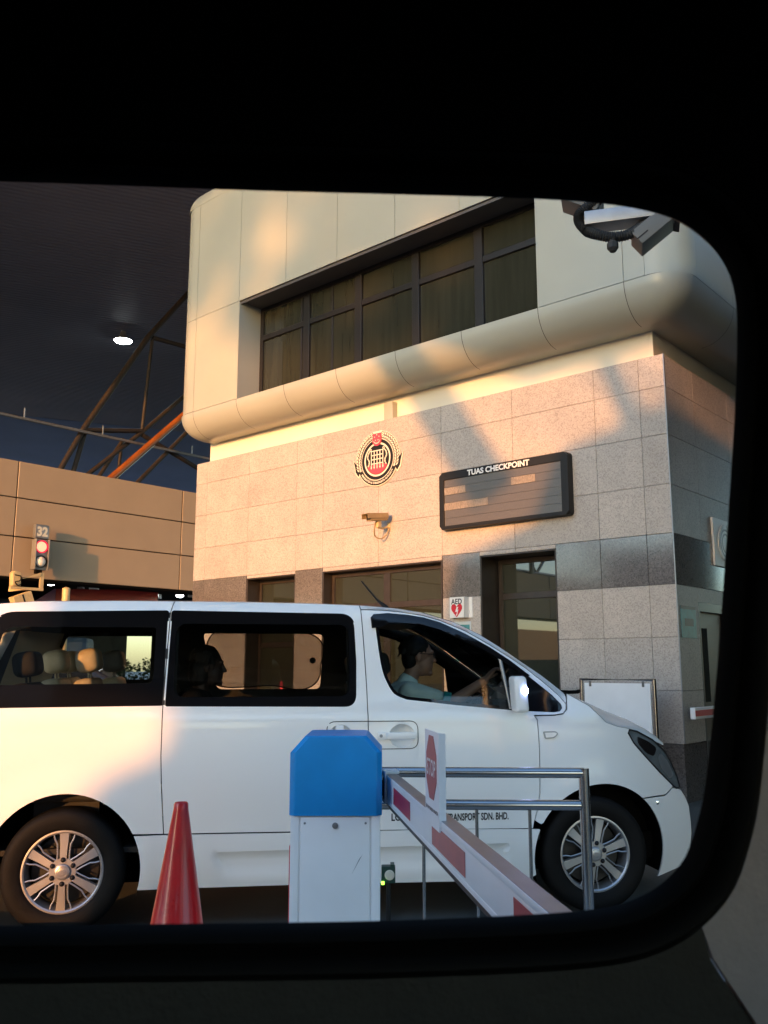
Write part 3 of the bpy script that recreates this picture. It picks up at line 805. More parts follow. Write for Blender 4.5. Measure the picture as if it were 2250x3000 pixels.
t = thing('hazard_box', 'yellowish box with a dark slot leaning under the bracket', 'box', on_gantry(3.1, 3.55, 1.0))
m = Matrix.Rotation(R(22), 4, 'Z')
mb = MB(); mb.rbox(-.3, .3, -.25, .18, -.15, .15, .01, m=m); mb.build('case', 'cream_metal', t)
mb = MB(); mb.box(-.02, .03, -.25, .16, .15, .155, m); mb.build('slot', 'black', t)
t = thing('cream_post', 'short cream bollard post right of the lane signal', 'post', on_gantry(4.55, 0, 1.0))
mb = MB(); mb.lathe([(.12, 0), (.12, 4.0), (.0, 4.05)], 14, Matrix(((1, 0, 0, 0), (0, 0, 1, 0), (0, 1, 0, 0), (0, 0, 0, 1)))); mb.build('tube', 'cream_metal', t, smooth=40)

# --- big canopy roof: ribbed sheets on tube trusses
cn = thing('canopy_roof', 'dark ribbed canopy roof over the lanes with sky blue put into the far bay colour', 'canopy roof', Matrix.Translation((0, 0, 0)))
cd = Vector((.92, .39, 0)).normalized(); cx_ = Vector((-cd.y, cd.x, 0))       # rib direction and across
ZR = 16.8
def ribbed(a0, a1, l0, l1, p, h):
    """profiled sheet: ribs run along cd, a is measured across them"""
    mb = MB(); prof = []; a = a0
    while a < a1:
        prof += [(a, 0), (a + p * .55, 0), (a + p * .68, h), (a + p * .87, h)]; a += p
    vs = []
    for (q, zz) in prof:
        for l in (l0, l1): v_ = cx_ * q + cd * l; vs.append((v_.x, v_.y, ZR + zz))
    mb.add(vs, [(2 * i, 2 * i + 1, 2 * i + 3, 2 * i + 2) for i in range(len(prof) - 1)]); return mb
ribbed(10, 57.5, -45, 70, .25, .045).build('roof_sheet', 'roof_dark', cn)
ribbed(57.3, 84, -45, 70, .25, .045).build('far_roof_sheet', 'roof_skylit', cn)
def gp_(v, z, du=1.5): return B0 + BA * (22.9 + du) + BV * v + UP * z
tr = thing('roof_truss', 'brown tube truss, roof shade in its colour, carrying the canopy roof behind the upper storey', 'truss', Matrix.Translation((0, 0, 0)))
def strut(a, b, r, du=1.5, name='tube'):
    mb = MB(); mb.tube([gp_(*a, du), gp_(*b, du)], r, 12); mb.build(name, 'brown_shaded', tr, smooth=50)
strut((10.8, 17.0), (8.75, 14.25), .11); strut((8.75, 14.25), (6.25, 10.05), .11); strut((6.25, 10.05), (5.2, 7.9), .10)
strut((8.95, 14.2), (8.68, 10.45), .065); strut((6.3, 10.0), (8.68, 10.45), .09); strut((12.2, 13.9), (8.69, 10.41), .085); strut((8.69, 10.41), (6.2, 8.1), .085)
strut((12, 12.2), (8.4, 8.2), .085); strut((8.97, 14.3), (11.5, 14.4), .09); strut((6.35, 9.9), (5.9, 8.0), .09, 1.6); strut((8.6, 10.3), (7.3, 8.1), .08, 2.6); strut((8.5, 9.9), (8.4, 8.0), .07, 2.6)
strut((8.7, 10.3), (11.5, 9.4), .09); strut((5.6, 8.5), (7.6, 8.35), .08, 2.2)
t = thing('raking_strut', 'copper brown raking tube, sunlight in its colour, rising behind the gantry', 'strut', Matrix.Translation((0, 0, 0)))
mb = MB(); mb.tube([gp_(6.6, 7.8, .8), gp_(12.5, 13.65, .8)], .135, 20); mb.build('tube', 'brown', t, smooth=60)
t = thing('service_pipe', 'pale conduit running under the canopy roof above the gantry', 'pipe', Matrix.Translation((0, 0, 0)))
mb = MB(); mb.tube([gp_(-30, 9.87, 1.3), gp_(30, 9.87, 1.3)], .06, 8); mb.build('conduit', 'steel_grey', t)
for v in (3.9, 6.9, 10.9):
    mb = MB(); mb.tube([gp_(v, 9.9, 1.3), gp_(v, 10.25, 1.3)], .025, 6); mb.build('hanger', 'steel_grey', t)
# bay light
lm = thing('bay_light', 'glowing white bay light hanging under the dark canopy roof', 'light', Matrix.Translation((-12.05, 39.0, 16.4)))
mb = MB(); mb.lathe([(.0, .45), (.12, .42), (.16, .2), (.42, .02), (.42, -.03), (.40, -.03)], 28); mb.build('shade', 'steel_grey', lm, smooth=50)
mb = MB(); mb.lathe([(.40, -.028), (.36, -.07), (.0, -.09)], 28); mb.build('lens', 'lamp', lm, smooth=50)
# --- low hall behind the gantry: ceiling, lamps, far wall with an opening
hall = thing('far_hall', 'dark low hall seen beneath the gantry, open to bright sky on one side', 'hall', on_gantry(0, 0, 0))
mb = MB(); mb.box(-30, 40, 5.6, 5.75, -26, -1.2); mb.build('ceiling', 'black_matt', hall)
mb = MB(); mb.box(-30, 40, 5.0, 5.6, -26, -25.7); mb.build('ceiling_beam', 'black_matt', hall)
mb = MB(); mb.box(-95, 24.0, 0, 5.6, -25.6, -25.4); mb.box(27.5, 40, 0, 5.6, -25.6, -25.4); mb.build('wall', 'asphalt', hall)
first = None
for (x, y, z) in ((-14.75, 39.28, 5.2), (-14.76, 43.18, 5.2), (-12.65, 46.99, 5.2), (-10.59, 46.09, 5.2)):
    if first is None:
        first = thing('ceiling_lamp', 'small glaring ceiling lamp in the dark hall beneath the gantry', 'lamp', Matrix.Translation((x, y, z)), 'lamps beneath the gantry')
        mb = MB(); mb.lathe([(0, .2), (.16, .2), (.2, .0), (.18, .0)], 16); mb.build('housing', 'steel_grey', first)
        mb = MB(); mb.ell((0, 0, 0), (.2, .2, .12), nu=14, nv=8); mb.build('bulb', 'lamp_small', first, smooth=60)
        mb = MB(); mb.box(.45, .85, -.15, .15, -.1, .12); mb.build('louvre', 'white_paint', first)
    else:
        c = first.copy(); C.objects.link(c); c.location = (x, y, z)
        for ch in list(first.children):
            k = ch.copy(); C.objects.link(k); k.parent = c
# vehicles far behind, of which only roofs show
t = thing('red_signboard', 'dark red signboard with a dusk reflection in the colour of its end panel hanging in the hall above the van roof', 'signboard', frame((-12.2, 33, 4.18), (.98, .2, 0), (-.2, .98, 0), UP))
mb = MB(); mb.box(0, 3.7, 0, .12, -.28, .22); mb.build('board', 'red_body', t, bevel=.01)
mb = MB(); mb.add([(-.75, -.01, -.28), (-.05, -.01, .22), (0, -.01, .22), (0, -.01, -.28), (-.75, .12, -.28), (-.05, .12, .22), (0, .12, .22), (0, .12, -.28)], [(0, 1, 2, 3), (4, 5, 6, 7), (0, 1, 5, 4), (1, 2, 6, 5), (0, 3, 7, 4)]); mb.build('end_panel', 'mauve_reflection', t)  # mauve base colour stands in for a dusk reflection
for x in (.3, 3.4): mb = MB(); mb.tube([(x, .06, .22), (x, .06, 1.42)], .03, 8); mb.build('hanger', 'black', t)
t = thing('blue_lorry', 'blue lorry roof at the edge of the view above the white van', 'lorry', frame((-20.5, 33.5, 0), (.98, .2, 0), (-.2, .98, 0), UP))
mb = MB(); mb.rbox(0, 7.3, 0, 2.5, 1.0, 4.05, .08); mb.build('box_body', 'blue_body', t); mb = MB(); mb.rbox(7.4, 9, .1, 2.4, .5, 2.7, .2); mb.build('cab', 'blue_body', t)
for x in (1.8, 5.4, 8.2): mb = MB(); mb.lathe([(.0, 0), (.5, 0), (.5, .3), (0, .3)], 20, frame((x, 0, .5), (1, 0, 0), (0, 0, 1), (0, 1, 0))); mb.build('wheel', 'tyre', t)
# dark car glimpsed through the van
t = thing('dark_car', 'dark hatchback with a red tail lamp glimpsed through the van windows', 'car', frame((-7.3, 15.2, 0), (.985, .17, 0), (-.17, .985, 0), UP))
side = [(0, .3), (0, .9), (.12, 1.25), (.45, 1.62), (.9, 1.70), (2.0, 1.68), (2.9, 1.15), (3.9, .95), (4.1, .6), (4.1, .3)]
mb = MB(); mb.prism(side, 0, 1.75, Matrix(((1, 0, 0, 0), (0, 0, 1, 0), (0, 1, 0, 0), (0, 0, 0, 1)))); mb.build('body', 'dark_blue', t, bevel=.09, seg=3)
for pts in ([(.35, 1.18), (.6, 1.56), (1.25, 1.6), (1.25, 1.18)], [(1.32, 1.18), (1.32, 1.6), (1.95, 1.58), (2.6, 1.18)]):
    mb = MB(); mb.prism(pts, -.006, 1.756, Matrix(((1, 0, 0, 0), (0, 0, 1, 0), (0, 1, 0, 0), (0, 0, 0, 1)))); mb.build('side_window', 'frit', t)
mb = MB(); mb.rbox(-.02, .25, -.015, .2, .98, 1.2, .02); mb.build('tail_lamp', 'tail', t)
for x in (.75, 3.3):
    mb = MB(); mb.lathe([(.0, 0), (.31, 0), (.31, .2), (0, .2)], 24, frame((x, -.01, .31), (1, 0, 0), (0, 0, 1), (0, 1, 0))); mb.build('wheel', 'tyre', t)
# hedge against the bright opening
t = thing('hedge', 'low green hedge in the bright gap seen through the van', 'hedge', Matrix.Translation((-13.2, 49, 0)))
mb = MB(); rnd = random.Random(5)
for i in range(2600):
    x = rnd.uniform(-3, 3); y = rnd.uniform(-.5, .5); z = rnd.uniform(.1, 1.75) + .18 * math.sin(x * 5) + rnd.gauss(0, .08)
    q = Matrix.Translation((x, y, z)) @ Matrix.Rotation(rnd.uniform(0, 6.28), 4, Vector((rnd.gauss(0, 1), rnd.gauss(0, 1), rnd.gauss(0, 1))).normalized()); s_ = rnd.uniform(.06, .14)
    mb.add([q @ Vector(c) for c in ((-s_, 0, 0), (0, -s_ * .45, 0), (s_, 0, 0), (0, s_ * .45, 0))], [(0, 1, 2, 3)])
mb.build('leaves', 'foliage', t)
mb = MB()
for i in range(9): mb.tube([(-2.8 + i * .7, 0, 0), (-2.75 + i * .7, .05, 1.1)], [.04, .02], 6)
mb.build('stem', 'bark', t)

# ================================================================== OVERHEAD CAMERA MOUNT, top right
bd = Vector((.955, -.27, .0)).normalized()                      # beam runs to the right and towards us
t = thing('overhead_camera_mount', 'grey overhead beam with flood housings and looping black conduit at upper right', 'camera mount',
          frame((1.452, 5.953, 4.68), bd, Vector((-bd.y, bd.x, 0)), UP))
mb = MB(); mb.rbox(0, 2.6, -.08, .08, -.05, .05, .004); mb.rbox(2.5, 2.62, -.06, .06, -4.60, .05, .004); mb.build('beam', 'steel_grey', t, smooth=30)
def conduit(path, r):
    P = smooth_line(path, 14); mb = MB(); mb.tube(P, [r * (1.12 if i % 2 else .9) for i in range(len(P))], 10); mb.build('conduit', 'conduit', t, smooth=60)
conduit([(.10, 0, .16), (.05, -.02, .13), (-.035, -.02, .07), (-.04, -.02, .0), (.01, -.03, -.08)], .034)
conduit([(.01, -.03, -.08), (.08, -.06, -.13), (.19, -.06, -.165), (.31, -.05, -.15), (.42, 0, -.06)], .036)
conduit([(.09, 0, .05), (.08, .02, .14), (.12, .06, .24)], .02)
mb = MB(); mb.lathe([(0, -.05), (.028, -.05), (.05, -.02), (.05, .03), (.035, .04), (.035, .09)], 8, Matrix.Translation((.185, -.06, -.235)) @ Matrix.Scale(.8, 4)); mb.build('conduit_gland', 'conduit', t)
hm = Matrix.Translation((.67, .06, -.12)) @ Matrix.Rotation(R(37), 4, 'Y')
def flood(m, hooded=True):
    mb = MB(); mb.rbox(-.15, .13, -.11, .11, -.075, .05, .012, m=m); o = mb.build('flood_housing', pm('dull grey housing', (.13, .13, .125), .6), t, smooth=40)
    if not hooded: return
    mb = MB(); mb.add([m @ Vector(c) for c in ((.13, -.11, .05), (.13, .11, .05), (.13, .11, -.075), (.13, -.11, -.075), (.2, -.13, .13), (.2, .13, .13), (.16, .13, -.1), (.16, -.13, -.1))], [(0, 1, 5, 4), (1, 2, 6, 5), (2, 3, 7, 6), (3, 0, 4, 7), (4, 5, 6, 7)]); mb.build('hood', 'black', o)
    mb = MB(); mb.box(-.152, -.06, -.112, -.108, -.03, -.02, m); mb.build('slot', 'black', o)
flood(Matrix.Translation((.46, .03, -.10)) @ Matrix.Rotation(R(-37), 4, 'Y'))
flood(Matrix.Translation((.0, .08, .20)) @ Matrix.Rotation(R(28), 4, 'Y'), False)
mb = MB(); mb.box(.42, .56, -.012, .012, -.10, -.05); mb.build('yoke', 'steel_grey', t); mb = MB(); mb.box(.05, .11, .03, .06, .05, .16); mb.build('yoke', 'steel_grey', t)
# ================================================================== WHITE VAN
# local axes: x forward from the rear axle, y to the left of the van, z up; the near side is y < 0
van = thing('white_van', 'white passenger van with black side glass driving past the barrier', 'van', None, None, (-2.008, 6.340, 0), R(8.945))
ROOF = [(-1.02, 1.60), (-.93, 1.74), (-.8, 1.84), (-.62, 1.902), (-.3, 1.928), (.2, 1.937), (.9, 1.939), (1.4, 1.934), (1.764, 1.924), (2.008, 1.906), (2.171, 1.880), (2.389, 1.814), (2.547, 1.738), (2.68, 1.655), (2.822, 1.556), (2.95, 1.47), (3.101, 1.352)]
def lerp_line(L, x):
    if x <= L[0][0]: return L[0][1]
    for (a, b), (c, d) in zip(L[:-1], L[1:]):
        if x <= c: return b + (d - b) * (x - a) / (c - a)
    return L[-1][1]
def ss(t): t = max(0., min(1., t)); return t * t * (3 - 2 * t)
WB = 3.245; RC_ = (0.0, .352); FC_ = (3.312, .345)
def hw_(x, z):
    """half width of the body"""
    if z < .55: b = .955 - .03 * ((.55 - z) / .3) ** 2
    elif z < 1.12: b = .955 + .008 * math.sin((z - .55) / .57 * math.pi)
    else: q = z - 1.12; b = .955 - .10 * q - .13 * q * q
    if x > 2.75: b *= 1 - .36 * ((x - 2.75) / 1.32) ** 2.4
    if x < -.75: t_ = (-.75 - x) / .3; b *= 1 - .05 * t_ * t_
    zt = lerp_line(ROOF, x) if x < 3.101 else 9
    h = .075
    if z > zt - h:
        q = min(1, (z - zt + h) / h); b -= .07 * (1 - math.sqrt(max(0, 1 - q * q)))
    for c in (RC_, FC_):                                    # soft wheel-arch flares
        d = math.hypot((x - c[0]) / 1.04, z - c[1]); b += .012 * math.exp(-((d - .45) / .085) ** 2)
    b += .009 * math.exp(-((z - 1.212) / .028) ** 2) * ss((x + .6) / .3)
    if .84 < x < 2.66 and .24 < z < .46:                    # scoop in the sill moulding
        e = min(1, (.432 - z) / .012) if z < .432 else 0
        ed = ss((x - .84 - (.432 - z) * .55 ) / .035)
        b -= .016 * max(0, e) * ed * ss((z - .27) / .09)
    return b
def gl_(x, z):
    """the side glass is flat in section"""
    k = (z - 1.24) / .62
    if x < 2.2: return hw_(x, 1.24) * (1 - k) + (hw_(x, 1.24) - .124) * k if z > 1.24 else hw_(x, z)
    return hw_(x, z) - .004
def f3n(x, z): return (x, -hw_(x, z), z)
def g3n(x, z): return (x, -hw_(x, z) + .016, z)
def f3f(x, z): return (x, hw_(x, z), z)
def g3f(x, z): return (x, hw_(x, z) - .016, z)
def arc(c, rx, rz, a0, a1, n=28): return [(c[0] + rx * math.cos(R(a0 + (a1 - a0) * i / (n - 1))), c[1] + rz * math.sin(R(a0 + (a1 - a0) * i / (n - 1)))) for i in range(n)]
def roof_pts(x0, x1, n=12): return [(x0 + (x1 - x0) * i / (n - 1), lerp_line(ROOF, x0 + (x1 - x0) * i / (n - 1))) for i in range(n)]
RSEAM = [(.566, .55), (.541, .843), (.532, 1.002), (.529, 1.288), (.543, 1.864), (.56, lerp_line(ROOF, .56))]
BSEAM = [(1.80, .537), (1.785, 1.11), (1.779, 1.359), (1.763, 1.713), (1.752, lerp_line(ROOF, 1.752))]
REARG = rpoly([(-.62, 1.285, .10), (.527, 1.294, .01), (.524, 1.864, .01), (-.50, 1.846, .12)], 8)
SLIDEG = rpoly([(.545, 1.290, .01), (1.706, 1.280, .07), (1.712, 1.56), (1.700, 1.853, .085), (.558, 1.864, .01)], 8)
FGL = smooth_line([Vector((x, z, 0)) for x, z in [(1.85, 1.766), (1.868, 1.602), (1.883, 1.509), (1.907, 1.437), (1.955, 1.358), (2.035, 1.322)]], 4)
FGLASS = [(p.x, p.y) for p in FGL] + [(2.355, 1.286), (2.72, 1.252), (2.875, 1.243), (3.0, 1.237), (3.04, 1.242), (3.056, 1.258), (3.05, 1.282)] + \
         [(2.995, 1.338), (2.9, 1.416), (2.796, 1.498), (2.723, 1.551), (2.596, 1.634), (2.438, 1.722), (2.275, 1.796), (2.168, 1.827), (2.06, 1.843), (1.93, 1.852), (1.87, 1.852), (1.845, 1.84)]
DTOP = [(1.754, 1.892), (1.9, 1.890), (2.02, 1.879), (2.17, 1.857), (2.28, 1.827), (2.45, 1.755), (2.6, 1.668), (2.74, 1.580), (2.83, 1.518), (2.95, 1.42), (3.04, 1.342), (3.088, 1.285), (3.085, 1.25), (3.06, 1.225), (3.0, 1.217), (2.861, 1.215)]
FSEAM = [(2.882, 1.185), (2.888, .994), (2.885, .921), (2.881, .741), (2.864, .648), (2.84, .57), (2.83, .523)]
HSEAM = [(3.101, 1.352), (3.19, 1.305), (3.254, 1.272), (3.303, 1.225), (3.367, 1.166), (3.45, 1.138), (3.545, 1.121)]
HEADL = [(3.545, 1.112), (3.608, 1.099), (3.735, 1.040), (3.829, .969), (3.888, .894), (3.946, .784), (3.972, .712), (3.935, .712), (3.905, .731), (3.786, .827), (3.659, .943), (3.577, 1.025), (3.535, 1.092)]
ARR = arc(RC_, .438, .438, 195, 27)
ARF = arc(FC_, .472, .432, 157, 44)
CUPF = arc((1.998, 1.098), .083, .072, 0, 360, 33)[:-1]
CUPS = arc((1.61, 1.098), .075, .072, 0, 360, 33)[:-1]
fbase = arc(RC_, .438, .438, 196, -15.5)
# panels
quarter = [(-1.07, .28), (-.75, .28)] + arc(RC_, .438, .438, 190, 27.5) + RSEAM + roof_pts(.50, -1.0, 14) + [(-1.04, 1.3), (-1.07, .9)]
ARF_up = [p for p in arc(FC_, .472, .432, 151, 50)]
door_s = RSEAM[::1] + roof_pts(.62, 1.70, 10) + BSEAM[::-1]
door_f = BSEAM[:-1][::1] + DTOP + FSEAM + [(2.70, .524), (2.2, .532)]
rail = [(1.752, lerp_line(ROOF, 1.752) - .0)] + roof_pts(1.80, 3.101, 26) + [(3.094, 1.312)] + DTOP[::-1][4:]
fender = [(2.881, .545)] + ARF_up + [(3.62, .672), (3.70, .676), (3.827, .676), (3.90, .722)] + [(3.905, .731), (3.786, .827), (3.659, .943), (3.577, 1.025), (3.535, 1.092), (3.545, 1.112)] + HSEAM[::-1] + [(3.096, 1.30), (3.090, 1.25), (3.06, 1.222), (3.0, 1.214), (2.864, 1.212)] + FSEAM[:-1]
bumper = arc(FC_, .472, .432, 47, -25, 20) + [(3.74, .16), (4.0, .20), (4.055, .30), (4.073, .40), (4.071, .476), (4.058, .579), (4.024, .644), (3.976, .702), (3.90, .718), (3.827, .672), (3.70, .672), (3.62, .668)]
skirt = arc(RC_, .438, .438, -15.5, 26.5, 12) + [(.60, .547), (1.302, .540), (1.878, .537), (2.474, .530), (2.872, .521)] + arc(FC_, .472, .432, 157, 194, 9) + [(2.80, .212), (2.31, .214), (1.3, .230)]
for side, f3, g3 in ((-1, f3n, g3n), (1, f3f, g3f)):
    gr = .055 if side < 0 else .12
    st_ = .03 if side < 0 else .06
    region('rear_quarter_panel', quarter, [offset(REARG, .004)], 'paint', van, f3, g3, gr, step=st_)
    sd = region('sliding_door', door_s, [offset(SLIDEG, .004)] + ([CUPS] if side < 0 else []), 'paint', van, f3, g3, gr, step=st_)
    fd = region('front_door', door_f, [offset(FGLASS, .004)] + ([CUPF] if side < 0 else []), 'paint', van, f3, g3, gr, step=st_)
    region('roof_rail', rail, [], 'paint', van, f3, g3, .04 if side < 0 else .09, step=st_)
    region('front_wing', fender, [], 'paint', van, f3, g3, gr, step=st_)
    region('front_bumper', bumper, [], 'paint', van, f3, g3, gr, step=st_)
    region('sill_moulding', skirt, [], 'paint', van, f3, g3, .03 if side < 0 else .12, step=st_)
    region('headlight', HEADL, [], 'lens', van, f3, g3, .04, step=.02, inset=.002)
    o = (lambda x, z, s=side: (x, s * (gl_(x, z) - .006), z))
    # glass: black printed border, tinted middle
    def glazed(nm, outl, hole, parent, tint):
        fr = region(nm, offset(outl, .010), [hole], 'frit', parent, o, None, .06, inset=0, step=.03)
        region('pane', hole, [], tint, fr, o, None, .10, inset=0, step=.04); return fr
    glazed('rear_window', REARG, rpoly([(-.49, 1.415, .04), (.462, 1.425, .04), (.462, 1.765, .02), (-.44, 1.765, .07)]), van, 'tint')
    glazed('sliding_door_window', SLIDEG, rrect(.585, 1.67, 1.34, 1.79, .07), sd, 'tint')
    fin = offset(FGLASS, -.016 if side < 0 else -.055)
    fin = [p for p in fin if p[0] < 2.725]
    fin = [p for p in fin] 
    glazed('front_window', FGLASS, fin, fd, 'clear')
# upper surfaces lofted across the body between the side edges
def loft(name, Sl, Ml, mat, parent, sfun=None, n=21, smooth=30):
    mb = MB(); vs = []
    for (sx, sz), (mx_, mz) in zip(Sl, Ml):
        w = hw_(sx, sz) 
        for i in range(n):
            q = -1 + 2 * i / (n - 1); k = 1 - q * q if sfun is None else sfun(q)
            vs.append((sx + (mx_ - sx) * k, q * w, sz + (mz - sz) * k))
    fs = [(r * n + i, r * n + i + 1, (r + 1) * n + i + 1, (r + 1) * n + i) for r in range(len(Sl) - 1) for i in range(n - 1)]
    mb.add(vs, fs); return mb.build(name, mat, parent, smooth=smooth)
rf = roof_pts(-.80, 2.171, 26)
loft('roof', rf, [(x, z + .035) for x, z in rf], 'paint', van)
ap = roof_pts(2.171, 3.101, 20)
wsM = [(x + .10, z + .03) for x, z in ap]
ws = loft('windscreen', ap, wsM, 'screen_glass', van)
loft('hood', HSEAM + [(3.65, 1.075), (3.747, 1.036), (3.83, 1.0)], [(3.20, 1.365), (3.30, 1.335), (3.42, 1.295), (3.52, 1.26), (3.62, 1.222), (3.72, 1.185), (3.80, 1.155), (3.93, 1.09), (4.01, 1.035), (4.035, 1.0)], 'paint', van)
nose = [(3.829, .985), (3.888, .894), (3.946, .784), (3.976, .702), (4.024, .644), (4.058, .579), (4.071, .476), (4.073, .40), (4.055, .30), (4.0, .20)]
loft('nose_panel', nose, [(x + .07, z) for x, z in nose], 'paint', van)
rb = [(-.80, 1.84), (-.85, 1.81)]
loft('rear_spoiler', rb, [(x - .06, z + .03) for x, z in rb], 'paint', van)
rg = [(-.85, 1.81), (-.98, 1.55), (-1.03, 1.35), (-1.05, 1.15)]; loft('rear_screen', rg, [(x - .07, z) for x, z in rg], 'tint', van)
rt = [(-1.05, 1.15), (-1.07, .9), (-1.07, .28)]; loft('tailgate', rt, [(x - .07, z) for x, z in rt], 'paint', van)
mb = MB(); mb.prism([(.56, -.0), (.59, .0), (.59, 1), (.56, 1)], 0, 0); 
# wiper cowl and aerial
mb = MB(); P = [(3.12, -.72, 1.358), (3.22, -.64, 1.352), (3.32, -.52, 1.35), (3.38, -.40, 1.352)]; mb.tube(P, .014, 6); mb.build('wiper', 'black_matt', van)
mb = MB(); mb.tube([(2.06, .02, 1.955), (1.98, .01, 2.02), (1.86, -.01, 2.155)], [.02, .008, .006], 8); mb.build('aerial', 'black', van, smooth=60)
# rain visor over the front window
vis = [(1.82, 1.770), (1.815, 1.84), (1.835, 1.862), (1.93, 1.870), (2.06, 1.860), (2.168, 1.843), (2.275, 1.812), (2.438, 1.738), (2.596, 1.650), (2.723, 1.566), (2.85, 1.468), (2.83, 1.46), (2.70, 1.545), (2.59, 1.612), (2.43, 1.695), (2.27, 1.765), (2.16, 1.795), (2.05, 1.806), (1.93, 1.80), (1.87, 1.778)]
region('rain_visor', vis, [], 'frit', van, lambda x, z: (x, -hw_(x, z) - .014, z), lambda x, z: (x, -hw_(x, z) + .0, z), .03, step=.02, inset=0)
# quarter-light bar and black sail behind the mirror
def strip(pts, wd, mat, name, parent, lift=.004):
    mb = MB(); vs = []
    for i, p in enumerate(pts):
        a = Vector(pts[max(0, i - 1)]); b = Vector(pts[min(len(pts) - 1, i + 1)]); t_ = (b - a).normalized(); nn = Vector((-t_.y, t_.x))
        for s in (-1, 1):
            q = Vector(p) + nn * wd * s * .5; vs.append((q.x, -hw_(q.x, q.y) - lift, q.y))
    mb.add(vs, [(2 * i, 2 * i + 1, 2 * i + 3, 2 * i + 2) for i in range(len(pts) - 1)]); return mb.build(name, mat, parent)
mb = MB(); mb.tube([(2.662, -hw_(2.662, 1.57) + .004, 1.578), (2.69, -hw_(2.69, 1.4) + .004, 1.40), (2.712, -hw_(2.71, 1.26) + .004, 1.256)], .012, 8); mb.build('window_divider', 'steel_grey', van, smooth=60)
# seam between the dark windows
strip([(.5365, 1.86), (.5345, 1.6), (.532, 1.295)], .016, 'black', 'window_seal', van, .001)
# chrome-free mirror with a lit side lamp
mm = MB(); bm = bmesh.new(); bmesh.ops.create_cube(bm, size=1)
for v_ in bm.verts:
    v_.co = Vector((2.722 + v_.co.x * .082 + (.016 if v_.co.z < 0 else 0), -1.05 + v_.co.y * .15, 1.353 + v_.co.z * .225))
bmesh.ops.bevel(bm, geom=bm.edges[:], offset=.03, segments=4, profile=.6, affect='EDGES'); mm.bm(bm)
mi = mm.build('door_mirror', 'paint', van, smooth=50)
mm = MB(); mm.rbox(2.735, 2.80, -1.0, -.9, 1.255, 1.275, .006); mm.build('mirror_foot', 'black', mi)
mm = MB(); mm.rbox(2.732, 2.768, -1.132, -1.09, 1.36, 1.392, .008); mm.build('side_lamp', 'bluelamp', mi)
# headlight internals and rim
strip(HEADL + HEADL[:2], .012, 'black', 'headlight_rim', van, .002)
for pts, mt, nm in (([(3.60, 1.07), (3.70, 1.03), (3.77, .985), (3.74, .93), (3.67, .96), (3.61, 1.02)], 'chrome', 'reflector'), ([(3.80, .955), (3.87, .885), (3.915, .80), (3.88, .775), (3.80, .85), (3.775, .92)], 'steel_grey', 'reflector')):
    region(nm, rpoly([(x, z, .025) for x, z in pts], 5), [], mt, van, lambda x, z: (x, -hw_(x, z) - .0015, z), None, .03, inset=0, step=.012)
# side indicator
mb = MB(); pts = rpoly([(2.915, 1.115, .01), (2.925, 1.068, .01), (2.99, 1.072, .02), (3.018, 1.10, .02), (3.0, 1.116, .02)])
region('side_indicator', pts, [], 'steel_grey', van, lambda x, z: (x, -hw_(x, z) - .008, z), lambda x, z: (x, -hw_(x, z) + .002, z), .03, inset=0, step=.01)
ipts = offset(pts, -.008); region('indicator_lens', ipts, [], 'sig_off', van, lambda x, z: (x, -hw_(x, z) - .011, z), lambda x, z: (x, -hw_(x, z), z), .03, inset=0, step=.01)
# door handles: raised plate outline, cup, bar
plate = rrect(1.525, 2.098, 1.020, 1.188, .055)
strip(plate + plate[:2], .005, 'joint', 'handle_plate_line', van, .0015)
def cup(c, rx, rz, name, parent):
    mb = MB(); vs = []; n = 28; K_ = 6
    for k in range(K_ + 1):
        e = k / K_; rr = math.cos(e * math.pi / 2); dp = .045 * math.sin(e * math.pi / 2)
        for i in range(n):
            a = 2 * math.pi * i / n; x = c[0] + rx * rr * math.cos(a); z = c[1] + rz * rr * math.sin(a); vs.append((x, -hw_(x, z) + dp, z))
    mb.add(vs, [(k * n + i, k * n + (i + 1) % n, (k + 1) * n + (i + 1) % n, (k + 1) * n + i) for k in range(K_) for i in range(n)]); return mb.build(name, 'paint', parent, smooth=60)
cf = cup((1.998, 1.098), .083, .072, 'door_handle', van)
y = -hw_(2.0, 1.1)
mb = MB(); mb.rbox(1.895, 2.085, y - .028, y - .010, 1.079, 1.121, .008); mb.rbox(1.84, 1.90, y - .016, y + .01, 1.075, 1.122, .006); mb.build('pull_bar', 'paint', cf, smooth=45)
mb = MB(); mb.lathe([(0, .018), (.008, .018), (.012, .014)], 14, frame((1.862, y, 1.1), (1, 0, 0), (0, 0, 1), (0, -1, 0))); mb.build('key_lock', 'steel_grey', cf)
cs = cup((1.61, 1.098), .075, .072, 'door_handle', van); y = -hw_(1.61, 1.1)
mb = MB(); mb.rbox(1.578, 1.628, y - .026, y - .008, 1.02, 1.168, .008); mb.build('pull_bar', 'paint', cs, smooth=45)
# lettering on the door
def van_text(nm, body, x, z, w, size):
    o = text(nm, body, 'black', None, size, 0, 0, 0, w=w, bold=.0016)
    for v_ in o.data.vertices: xx, zz = x + v_.co.x, z + v_.co.y; v_.co = Vector((xx, -hw_(xx, zz) - .0015, zz))
    o.parent = van; return o
van_text('door_lettering', 'LOW', 1.928, .592, .115, .060); van_text('door_lettering', 'TRANSPORT SDN. BHD.', 2.272, .583, .40, .060)
# parking sensor
mb = MB(); mb.lathe([(0, .008), (.012, .006), (.016, .0)], 14, frame((3.745, -hw_(3.745, .655) , .635), (1, 0, 0), (0, 0, 1), (.25, -1, 0))); mb.build('bumper_screw', 'chrome', van)
